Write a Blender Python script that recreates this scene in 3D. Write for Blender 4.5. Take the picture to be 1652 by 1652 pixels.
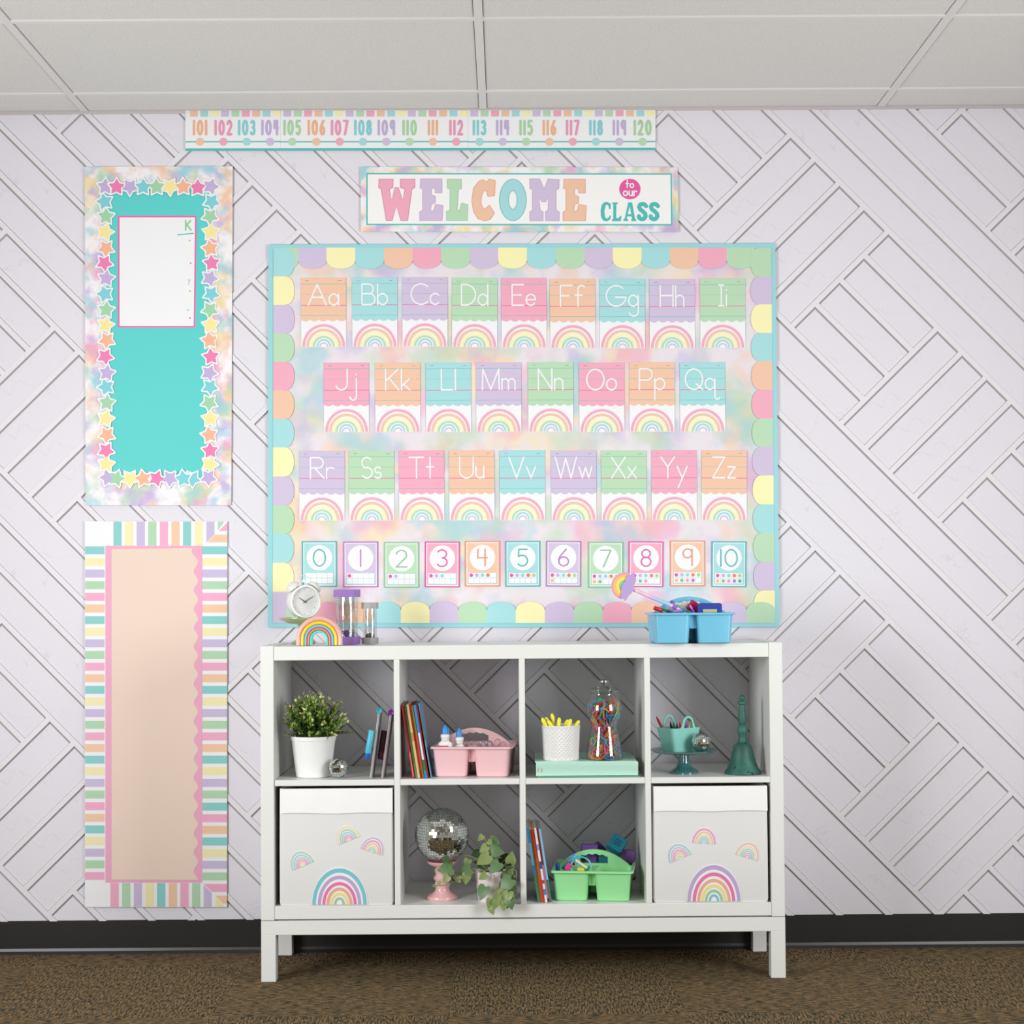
import bpy, bmesh, math, random
from mathutils import Vector, Matrix, Euler
for o in list(bpy.data.objects): bpy.data.objects.remove(o)
scene = bpy.context.scene
C = scene.collection
PI = math.pi
# ------------------------------------------------------------------ camera
FPX = 2681.94
CAM = Vector((-.0367, -5.0712, 1.0685))
PITCH, ROLL, YAW = .0267, .0073, -.0031
SX, SY = 1.557, 66.13
cam = bpy.data.cameras.new('camera'); cam.sensor_width = 36; cam.sensor_fit = 'HORIZONTAL'
cam.lens = FPX*36/1652; cam.shift_x = -SX/1652; cam.shift_y = SY/1652
camo = bpy.data.objects.new('camera', cam); C.objects.link(camo)
camo.location = CAM; camo.rotation_euler = (PI/2+PITCH, ROLL, YAW)
scene.camera = camo
CM = Euler((PI/2+PITCH, ROLL, YAW)).to_matrix()
def ray(u, v): return CM @ Vector(((u-826-SX)/FPX, -(v-826-SY)/FPX, -1))
def PY(u, v, y=0.):
    d = ray(u, v); return CAM + d*((y-CAM.y)/d.y)
def PZ(u, v, z=0.):
    d = ray(u, v); return CAM + d*((z-CAM.z)/d.z)
# ------------------------------------------------------------------ world, lights, exposure
w = bpy.data.worlds.new('room_light'); scene.world = w; w.use_nodes = True
bg = w.node_tree.nodes['Background']; bg.inputs[0].default_value = (1, .91, .74, 1); bg.inputs[1].default_value = .48
def softbox(name, loc, aim, sx, sy, power, col=(.965, .985, 1)):
    l = bpy.data.lights.new(name, 'AREA'); l.shape = 'RECTANGLE'; l.size = sx; l.size_y = sy; l.energy = power; l.spread = math.radians(125); l.color = col
    o = bpy.data.objects.new(name, l); C.objects.link(o); o.location = loc
    o.rotation_euler = (Vector(aim)-Vector(loc)).to_track_quat('-Z', 'Y').to_euler()
softbox('softbox_left', (-2.2, -2.45, 1.28), (.15, 0, 1.2), .95, 1.4, 43)
softbox('softbox_right', (2.05, -2.45, 1.28), (-.15, 0, 1.2), .95, 1.4, 34)
vs = scene.view_settings
vs.view_transform = 'Standard'; vs.look = 'None'; vs.gamma = 1; vs.use_curve_mapping = False; vs.exposure = -.42
# ------------------------------------------------------------------ materials
def lin(c): return tuple(((x/255)/12.92 if x/255 <= .04045 else ((x/255+.055)/1.055)**2.4) for x in c)
MATS = {}
def paint(name, rgb, rough=.55, metal=0., spec=.4, coat=0., emit=None, k=.92):
    if name in MATS: return MATS[name]
    m = bpy.data.materials.new(name); m.use_nodes = True
    b = m.node_tree.nodes['Principled BSDF']; c = lin(rgb)
    b.inputs['Base Color'].default_value = (c[0]*k, c[1]*k, c[2]*k, 1)
    b.inputs['Roughness'].default_value = rough; b.inputs['Metallic'].default_value = metal
    b.inputs['Specular IOR Level'].default_value = spec; b.inputs['Coat Weight'].default_value = coat
    MATS[name] = m; return m
class NT:
    def __init__(s, m): s.t = m.node_tree; s.b = s.t.nodes['Principled BSDF']
    def n(s, typ, **kw):
        x = s.t.nodes.new(typ)
        for k, v in kw.items():
            if k.startswith('i_'): x.inputs[k[2:].replace('_', ' ')].default_value = v
            else: setattr(x, k, v)
        return x
    def l(s, a, b): s.t.links.new(a, b)
    def coord(s, scale=(1, 1, 1), rot=(0, 0, 0), loc=(0, 0, 0), kind='Object'):
        t = s.n('ShaderNodeTexCoord'); mp = s.n('ShaderNodeMapping')
        mp.inputs['Scale'].default_value = scale; mp.inputs['Rotation'].default_value = rot; mp.inputs['Location'].default_value = loc
        s.l(t.outputs[kind], mp.inputs[0]); return mp.outputs[0]
    def noise(s, co, scale, detail=3, rough=.5, dist=0.):
        x = s.n('ShaderNodeTexNoise'); x.inputs['Scale'].default_value = scale; x.inputs['Detail'].default_value = detail
        x.inputs['Roughness'].default_value = rough; x.inputs['Distortion'].default_value = dist
        s.l(co, x.inputs['Vector']); return x
    def ramp(s, fac, stops, interp='LINEAR'):
        r = s.n('ShaderNodeValToRGB'); r.color_ramp.interpolation = interp; e = r.color_ramp.elements
        while len(e) < len(stops): e.new(.5)
        for q, (p, c) in zip(e, stops): q.position = p; q.color = (*c, 1) if len(c) == 3 else c
        s.l(fac, r.inputs[0]); return r.outputs[0]
    def mix(s, fac, a, b, mode='MIX'):
        x = s.n('ShaderNodeMix', data_type='RGBA', blend_type=mode)
        for k, v in ((0, fac), (6, a), (7, b)):
            if hasattr(v, 'is_output'): s.l(v, x.inputs[k])
            elif k == 0: x.inputs[0].default_value = v
            else: x.inputs[k].default_value = (*v, 1)
        return x.outputs[2]
    def bump(s, h, strength, dist=.002):
        x = s.n('ShaderNodeBump'); x.inputs['Strength'].default_value = strength; x.inputs['Distance'].default_value = dist
        s.l(h, x.inputs['Height']); s.l(x.outputs[0], s.b.inputs['Normal'])
def tex(name, rgb, **kw):
    m = paint(name, rgb, **kw); return m, NT(m)
AQ, PU, GR, PK, OR, YE = (172, 225, 229), (214, 199, 228), (190, 225, 190), (247, 176, 199), (246, 202, 174), (254, 248, 190)
COL = dict(aqua=AQ, purple=PU, green=GR, pink=PK, orange=OR, yellow=YE)
def pastel(n): return paint('print_'+n, COL[n], rough=.5, spec=.3)
DARK = dict(aqua=(86, 190, 190), purple=(190, 132, 200), green=(150, 200, 160), pink=(228, 100, 168), orange=(240, 160, 125))
def deep(n): return paint('print_deep_'+n, DARK[n], rough=.5, spec=.3)
PAPER = paint('white_paper', (249, 250, 253), rough=.5, spec=.3, k=.9)
TEAL = paint('teal_print', (84, 196, 190), rough=.5, spec=.3)
INK = paint('dark_ink', (70, 72, 76))
# tie-dye paper
def tie_dye(name, scale, amt=.75, seed=0., base=(236, 229, 236)):
    m, t = tex(name, (240, 235, 240), rough=.55, spec=.25)
    co = t.coord(loc=(seed, seed*.7, seed*1.3))
    wp = t.noise(co, scale*2.2, 4, .62)
    ad = t.n('ShaderNodeVectorMath', operation='MULTIPLY_ADD'); t.l(wp.outputs['Color'], ad.inputs[0])
    ad.inputs[1].default_value = (.42/scale,)*3; t.l(co, ad.inputs[2])
    cur = tuple(q*.92 for q in lin(base))
    for k, c in enumerate([(250, 226, 160), (248, 200, 160), (242, 166, 204), (188, 220, 184), (196, 182, 228), (150, 212, 226)]):
        of = t.n('ShaderNodeVectorMath', operation='ADD'); t.l(ad.outputs[0], of.inputs[0]); of.inputs[1].default_value = (k*3.7, k*1.9, k*5.3)
        nz = t.noise(of.outputs[0], scale, 2.5, .55)
        f = t.ramp(nz.outputs['Fac'], [(.53, (0, 0, 0)), (.66, (amt,)*3)])
        cur = t.mix(f, cur, tuple(q*.92 for q in lin(c)))
    t.l(cur, t.b.inputs['Base Color']); return m
DYE = tie_dye('tie_dye_paper', 6, .55, .3); DYE2 = tie_dye('tie_dye_paper_bright', 11, .85, 2.1, (250, 246, 250))
# wall paper panels
def wallmat(name, rgb, cr):
    m, t = tex(name, rgb, rough=.6, spec=.25)
    co = t.coord()
    n = t.noise(co, 3.2, 4, .6, 1.2)
    r = t.ramp(n.outputs['Fac'], [(.492, (1, 1, 1)), (.4985, (cr,)*3), (.5015, (cr,)*3), (.508, (1, 1, 1))])
    n2 = t.noise(co, 9, 2); r2 = t.ramp(n2.outputs['Fac'], [(.48, (0, 0, 0)), (.6, (1, 1, 1))])
    base = tuple(x*.92 for x in lin(rgb))
    t.l(t.mix(r2, base, t.mix(1., base, r, 'MULTIPLY')), t.b.inputs['Base Color']); return m
PANEL = wallmat('lavender_white_panel', (233, 230, 239), .9)
BATTEN = paint('pale_batten', (236, 233, 239), rough=.55, spec=.25)
GROOVE = paint('grey_joint', (178, 175, 176), rough=.9, spec=.1)
WHITE = paint('white_furniture', (238, 239, 236), rough=.32, spec=.45)
FABRIC, ft = tex('light_grey_fabric', (234, 234, 233), rough=.9, spec=.1)
fw = ft.n('ShaderNodeTexWave', wave_type='BANDS', bands_direction='DIAGONAL'); fw.inputs['Scale'].default_value = 420; fw.inputs['Distortion'].default_value = 2
ft.l(ft.coord(), fw.inputs['Vector']); ft.bump(fw.outputs['Fac'], .12, .0006)
CUFF = paint('white_fabric', (250, 249, 249), rough=.9, spec=.1)
# carpet with streaks along local x
CARPET, ct = tex('streaked_carpet', (96, 80, 60), rough=.98, spec=.05)
cc = ct.coord((1, 6, 1)); cn = ct.noise(cc, 36, 3, .65, .2)
c1 = ct.ramp(cn.outputs['Fac'], [(.38, lin((30, 42, 42))), (.46, lin((76, 75, 62))), (.52, lin((128, 104, 74))), (.57, lin((172, 142, 102))), (.64, lin((104, 78, 56)))])
cn2 = ct.noise(ct.coord((1, 5, 1), loc=(3, 1, 0)), 44, 3, .7); c2 = ct.ramp(cn2.outputs['Fac'], [(.5, (0, 0, 0)), (.62, (.8, .8, .8))])
cn3 = ct.noise(ct.coord((1, 10, 1), loc=(7, 1, 0)), 26, 2, .6); c3 = ct.ramp(cn3.outputs['Fac'], [(.53, (0, 0, 0)), (.64, (.85, .85, .85))])
ct.l(ct.mix(c3, ct.mix(c2, c1, lin((104, 84, 60))), lin((48, 64, 62))), ct.b.inputs['Base Color'])
cl = ct.noise(ct.coord((1, 1.6, 1)), 300, 2); ct.bump(cl.outputs['Fac'], .5, .003)
# ceiling tile
CTILE, tt = tex('ceiling_tile', (214, 212, 208), rough=.95, spec=.1)
tn = tt.noise(tt.coord(), 240, 3, .7); tt.l(tt.ramp(tn.outputs['Fac'], [(.3, lin((216, 215, 214))), (.6, lin((236, 234, 232)))]), tt.b.inputs['Base Color']); tt.bump(tn.outputs['Fac'], .5, .003)
BAR = paint('ceiling_bar', (238, 236, 236), rough=.5)
BLACKV = paint('black_vinyl', (42, 42, 42), rough=.32, spec=.5)
MIRROR = paint('mirror', (235, 240, 240), rough=.03, metal=1.); MCORE = paint('mirror_grout', (120, 124, 124), rough=.4, metal=.6)
STEEL = paint('grey_steel', (170, 170, 172), rough=.3, metal=.9)
GREENL, gt = tex('leaf_green', (86, 130, 70), rough=.45, spec=.4)
def clear(name, tint, gloss=.10, rough=.02, body=.0, bodycol=(255, 255, 255)):
    m = bpy.data.materials.new(name); m.use_nodes = True; t = m.node_tree; t.nodes.clear()
    o = t.nodes.new('ShaderNodeOutputMaterial'); tr = t.nodes.new('ShaderNodeBsdfTransparent'); tr.inputs[0].default_value = (*lin(tint), 1)
    g = t.nodes.new('ShaderNodeBsdfGlossy'); g.inputs['Roughness'].default_value = rough
    lw = t.nodes.new('ShaderNodeLayerWeight'); lw.inputs[0].default_value = .35
    ma = t.nodes.new('ShaderNodeMath'); ma.operation = 'MULTIPLY_ADD'; ma.inputs[1].default_value = .55; ma.inputs[2].default_value = gloss; ma.use_clamp = True
    t.links.new(lw.outputs['Facing'], ma.inputs[0])
    mx = t.nodes.new('ShaderNodeMixShader'); t.links.new(ma.outputs[0], mx.inputs[0])
    src = tr.outputs[0]
    if body:
        d = t.nodes.new('ShaderNodeBsdfDiffuse'); d.inputs[0].default_value = (*lin(bodycol), 1)
        m2 = t.nodes.new('ShaderNodeMixShader'); m2.inputs[0].default_value = body
        t.links.new(tr.outputs[0], m2.inputs[1]); t.links.new(d.outputs[0], m2.inputs[2]); src = m2.outputs[0]
    t.links.new(src, mx.inputs[1]); t.links.new(g.outputs[0], mx.inputs[2]); t.links.new(mx.outputs[0], o.inputs[0]); return m
GLASS = clear('clear_glass', (246, 249, 248), .06)
TGLASS = clear('teal_glass', (130, 190, 190), .08, .06, .35, (96, 170, 170))
SPLAST = clear('clear_plastic', (245, 246, 246), .05)
# ------------------------------------------------------------------ mesh helpers
class B:
    def __init__(s): s.bm = bmesh.new(); s.mi = 0
    def f(s, vs):
        try: q = s.bm.faces.new(vs); q.material_index = s.mi; return q
        except ValueError: return None
    def poly(s, pts): return s.f([s.bm.verts.new(p) for p in pts])
    def prism(s, pts, vec):
        vec = Vector(vec); a = [s.bm.verts.new(p) for p in pts]; b = [s.bm.verts.new(Vector(p)+vec) for p in pts]
        s.f(a); s.f(b[::-1])
        for i in range(len(a)): j = (i+1) % len(a); s.f([a[j], a[i], b[i], b[j]])
    def box(s, x0, x1, y0, y1, z0, z1, bev=0.):
        v = [s.bm.verts.new(p) for p in ((x0,y0,z0),(x1,y0,z0),(x1,y1,z0),(x0,y1,z0),(x0,y0,z1),(x1,y0,z1),(x1,y1,z1),(x0,y1,z1))]
        fs = [s.f([v[i] for i in q]) for q in ((3,2,1,0),(4,5,6,7),(0,1,5,4),(1,2,6,5),(2,3,7,6),(3,0,4,7))]
        if bev:
            es = list({e for q in fs for e in q.edges})
            bmesh.ops.bevel(s.bm, geom=es, offset=bev, segments=1, affect='EDGES', profile=.5)
    def loft(s, loops, cap0=True, cap1=True, closed=True):
        L = [[s.bm.verts.new(p) for p in lp] for lp in loops]; n = len(L[0])
        for a, b in zip(L, L[1:]):
            for i in range(n if closed else n-1):
                j = (i+1) % n; s.f([a[i], a[j], b[j], b[i]])
        if cap0: s.f(L[0][::-1])
        if cap1: s.f(L[-1])
    def lathe(s, prof, seg=32, c=(0, 0, 0), cap0=True, cap1=True, arc=None):
        loops = [[(c[0]+max(r, 1e-5)*math.cos(2*PI*i/seg), c[1]+max(r, 1e-5)*math.sin(2*PI*i/seg), c[2]+z) for i in range(seg)] for r, z in prof]
        s.loft(loops, cap0, cap1)
    def tube(s, pts, r, seg=8, closed=False, caps=True):
        P = [Vector(p) for p in pts]; n = len(P); loops = []; up = None
        R = r if isinstance(r, (list, tuple)) else [r]*n
        for i in range(n):
            d = (P[(i+1) % n]-P[i-1]) if closed else (P[min(i+1, n-1)]-P[max(i-1, 0)])
            d.normalize()
            if up is None: up = Vector((0, 0, 1)) if abs(d.z) < .9 else Vector((1, 0, 0))
            x = up.cross(d)
            if x.length < 1e-4: x = Vector((1, 0, 0)).cross(d)
            x.normalize(); y = d.cross(x); up = y
            loops.append([P[i]+(x*math.cos(2*PI*k/seg)+y*math.sin(2*PI*k/seg))*R[i] for k in range(seg)])
        if closed: loops.append(loops[0]); s.loft(loops, False, False)
        else: s.loft(loops, caps, caps)
    def sphere(s, c, r, seg=16, rings=10, sz=1.):
        s.lathe([(r*math.sin(PI*i/rings), -r*math.cos(PI*i/rings)*sz) for i in range(rings+1)], seg, c, False, False)
    def strokes(s, lines, w, M, y):
        # ribbons: lines in 2-D, M maps 2-D to (x, z), at depth y
        st = [y]
        def pt(p): q = M(*p); return (q[0], st[0], q[1])
        h = w/2
        for ln in lines:
            n = len(ln); V = []; dirs = []
            for i in range(n-1):
                d = Vector(ln[i+1])-Vector(ln[i]); dirs.append(d.normalized() if d.length > 1e-9 else Vector((1, 0)))
            run = [0]
            for i in range(1, n-1):
                if dirs[i-1].dot(dirs[i]) < .8: run.append(i)
            run.append(n-1)
            for a, b in zip(run, run[1:]):
                prev = None; st[0] -= 1.5e-5
                for i in range(a, b+1):
                    d0 = dirs[i-1] if i > a else dirs[i]; d1 = dirs[i] if i < b else dirs[i-1]
                    d = (d0+d1).normalized(); nn = Vector((-d.y, d.x))/max(.6, d.dot(d0)); p = Vector(ln[i])
                    cur = (s.bm.verts.new(pt(p+nn*h)), s.bm.verts.new(pt(p-nn*h)))
                    if prev: s.f([prev[0], prev[1], cur[1], cur[0]])
                    prev = cur
            for i in run:
                st[0] -= 1.5e-5; p = Vector(ln[i]); s.poly([pt((p.x+h*math.cos(k*PI/5), p.y+h*math.sin(k*PI/5))) for k in range(10)])
    def build(s, name, mat, parent=None, smooth=False, kind=None):
        bmesh.ops.recalc_face_normals(s.bm, faces=s.bm.faces)
        me = bpy.data.meshes.new(name); s.bm.to_mesh(me); s.bm.free()
        for m in (mat if isinstance(mat, (list, tuple)) else [mat]): me.materials.append(m)
        if smooth:
            for p in me.polygons: p.use_smooth = True
            try: me.set_sharp_from_angle(angle=.7)
            except Exception: pass
        o = bpy.data.objects.new(name, me); C.objects.link(o)
        if parent: o.parent = parent
        if kind: o['kind'] = kind
        return o
def inst(src, parent, loc=(0, 0, 0), rot=(0, 0, 0), mat=None):
    o = src.copy(); C.objects.link(o); o.parent = parent; o.location = loc; o.rotation_euler = rot; return o
def tag(o, label, cat, group=None):
    o['label'] = label; o['category'] = cat
    if group: o['group'] = group
    return o
def thing(name, label, cat, loc=(0, 0, 0), rot=(0, 0, 0), group=None):
    o = bpy.data.objects.new(name, None); o.empty_display_size = .03; C.objects.link(o); o.location = loc
    o.rotation_euler = rot if isinstance(rot, tuple) else (0, 0, rot); return tag(o, label, cat, group)
def rrect(x0, x1, y0, y1, r, n=4):
    P = []
    for cx, cy, a in ((x1-r, y1-r, 0), (x0+r, y1-r, 90), (x0+r, y0+r, 180), (x1-r, y0+r, 270)):
        for k in range(n+1): t = math.radians(a+90*k/n); P.append((cx+r*math.cos(t), cy+r*math.sin(t)))
    return P
def at(P, z): return [(x, y, z) for x, y in P]
def arc(cx, cy, rx, ry, a, b, n=14):
    return [(cx+rx*math.cos(math.radians(a+(b-a)*i/n)), cy+ry*math.sin(math.radians(a+(b-a)*i/n))) for i in range(n+1)]
def clip(poly, box):
    x0, x1, z0, z1 = box
    for ax, lim, sg in ((0, x0, 1), (0, x1, -1), (1, z0, 1), (1, z1, -1)):
        out = []
        for i in range(len(poly)):
            a, b = poly[i-1], poly[i]; da, db = sg*(a[ax]-lim), sg*(b[ax]-lim)
            if (da >= 0) != (db >= 0): t = da/(da-db); out.append((a[0]+t*(b[0]-a[0]), a[1]+t*(b[1]-a[1])))
            if db >= 0: out.append(b)
        poly = out
        if len(poly) < 3: return None
    return poly
def inset(P, d):
    n = len(P); out = []
    area = sum(P[i-1][0]*P[i][1]-P[i][0]*P[i-1][1] for i in range(n)); sg = 1 if area > 0 else -1
    for i in range(n):
        a, b, c = Vector(P[i-1]), Vector(P[i]), Vector(P[(i+1) % n])
        d0 = (b-a).normalized(); d1 = (c-b).normalized(); n0 = Vector((-d0.y, d0.x))*sg; n1 = Vector((-d1.y, d1.x))*sg
        m = (n0+n1); m = m/max(.5, m.length_squared/2) if m.length > 1e-6 else n0
        out.append(tuple(b+m*d))
    return out
# ------------------------------------------------------------------ the setting
ZC = 2.568
def struct(o): o['kind'] = 'structure'; return o
XL, XR = -2.3, 2.3
b = B(); b.box(XL, XR, 0, .12, 0, ZC+.12); wall = struct(b.build('wall_back', GROOVE))
# diagonal panels and battens of the wall: lattice i (across the "\" lines), j (across the "/" lines)
def ij(i, j):
    a1, a2, b1, b2 = 6.71581, 6.62725, 6.61025, -6.78361
    p, q = i+10.04785, j-22.21773; D = a1*b2-a2*b1
    return ((p*b2-a2*q)/D, (a1*q-p*b1)/D)
rects = []
box_all = (XL+.7, XR-.7, .098, ZC-.0085)
blocks = set()
for a in range(-8, 9):
    for c in range(-8, 9):
        i0, j0 = -4+6*a-c, -1+6*a+7*c
        x, z = ij(i0+2, j0+2)
        for k in range(4):
            rects.append((i0, i0+4, j0+k, j0+k+1))
            for q in range(4): blocks.add((i0+q, j0+k))
for i in range(-40, 40):
    j = -40; start = None
    while j < 60:
        free = (i, j) not in blocks
        if free and start is None: start = j
        if (not free or j-start > 40) and start is not None: rects.append((i, i+1, start, j)); start = None if not free else j
        j += 1
def strip(name, i0, i1, j0, j1, y, mat):
    P = clip([ij(i0, j0), ij(i1, j0), ij(i1, j1), ij(i0, j1)], box_all)
    if not P: return
    cx = sum(p[0] for p in P)/len(P); cz = sum(p[1] for p in P)/len(P)
    area = abs(sum(P[k-1][0]*P[k][1]-P[k][0]*P[k-1][1] for k in range(len(P))))/2
    if area < 2e-5: return
    m = B(); m.prism([(p[0]-cx, 0, p[1]-cz) for p in P], (0, -y, 0)); o = m.build(name, mat, wall); o.location = (cx, 0, cz)
for i0, i1, j0, j1 in rects:
    P = clip([ij(i0, j0), ij(i1, j0), ij(i1, j1), ij(i0, j1)], box_all)
    if not P: continue
    strip('panel', i0+.158, i1-.052, j0+.052, j1-.158, .0025, PANEL)
    strip('batten', i0, i0+.15, j0, j1, .0055, BATTEN)
    strip('batten', i0+.15, i1, j1-.15, j1, .0055, BATTEN)
# side runs of plain wall
for x0, x1 in ((XL, XL+.7), (XR-.7, XR)):
    m = B(); m.box(x0, x1, -.0025, .001, .098, ZC-.0085); m.build('panel', PANEL, wall)
m = B(); m.box(XL, XR, -.0075, 0, ZC-.0085, ZC+.004); struct(m.build('trim_1', paint('wall_angle', (214, 206, 206))))
# ceiling
b = B(); b.box(XL, XR, -6, .12, ZC+.02, ZC+.14); ceil = struct(b.build('ceiling', paint('ceiling_void', (120, 118, 116))))
GX, GY = -.102, (-.188, -.805, -1.42, -2.03, -2.64, -3.25, -3.86, -4.47, -5.08, -5.69)
xs = [GX+1.22*k for k in range(-2, 3)]
def ctile(x0, x1, y0, y1):
    m = B(); g = .013
    m.box(max(XL, x0)+g, min(XR, x1)-g, y0+g, y1-g, ZC-.001, ZC+.02, .002); m.build('ceiling_tile', CTILE, ceil)
ys = [-.021+.013]+list(GY)
for k in range(len(ys)-1):
    for x0, x1 in zip([XL]+xs, xs+[XR]):
        if x1-x0 > .06: ctile(x0, x1, ys[k+1], ys[k])
for y in GY: m = B(); m.box(XL, XR, y-.0095, y+.0095, ZC-.004, ZC+.02, .001); m.build('grid_bar', BAR, ceil)
for x in xs:
    if XL < x < XR: m = B(); m.box(x-.0115, x+.0115, -6, -.0215, ZC-.0042, ZC+.02, .001); m.build('grid_bar', BAR, ceil)
# floor
b = B(); b.box(XL, XR, -6, .12, -.1, -.006); floor = struct(b.build('floor', paint('subfloor', (70, 66, 60))))
TX, TY, TS = PZ(729, 1600).x, -.175, .61
m = B(); m.box(-TS/2+.0003, TS/2-.0003, -TS/2+.0003, TS/2-.0003, -.006, 0); t0 = m.build('carpet_tile', CARPET, floor)
first = True
for r in range(-1, 9):
    for c in range(-4, 4):
        x, y = TX+TS*(c+.5), TY-TS*(r+.5)
        if x < XL-.2 or x > XR+.2: continue
        o = t0 if first else inst(t0, floor); first = False
        o.location = (x, y, 0); o.rotation_euler = (0, 0, PI/2 if (r+c) % 2 == 0 else 0)
# vinyl base with a coved foot
b = B(); pr = [(-.0085, .0), (-.0085, .004)] ; b.loft([[(x, -.0045, .100), (x, -.0045, .016), (x, -.007, .008), (x, -.016, .0), (x, 0, 0), (x, 0, .100)] for x in (XL, XR)])
struct(b.build('baseboard_back', BLACKV))
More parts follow.
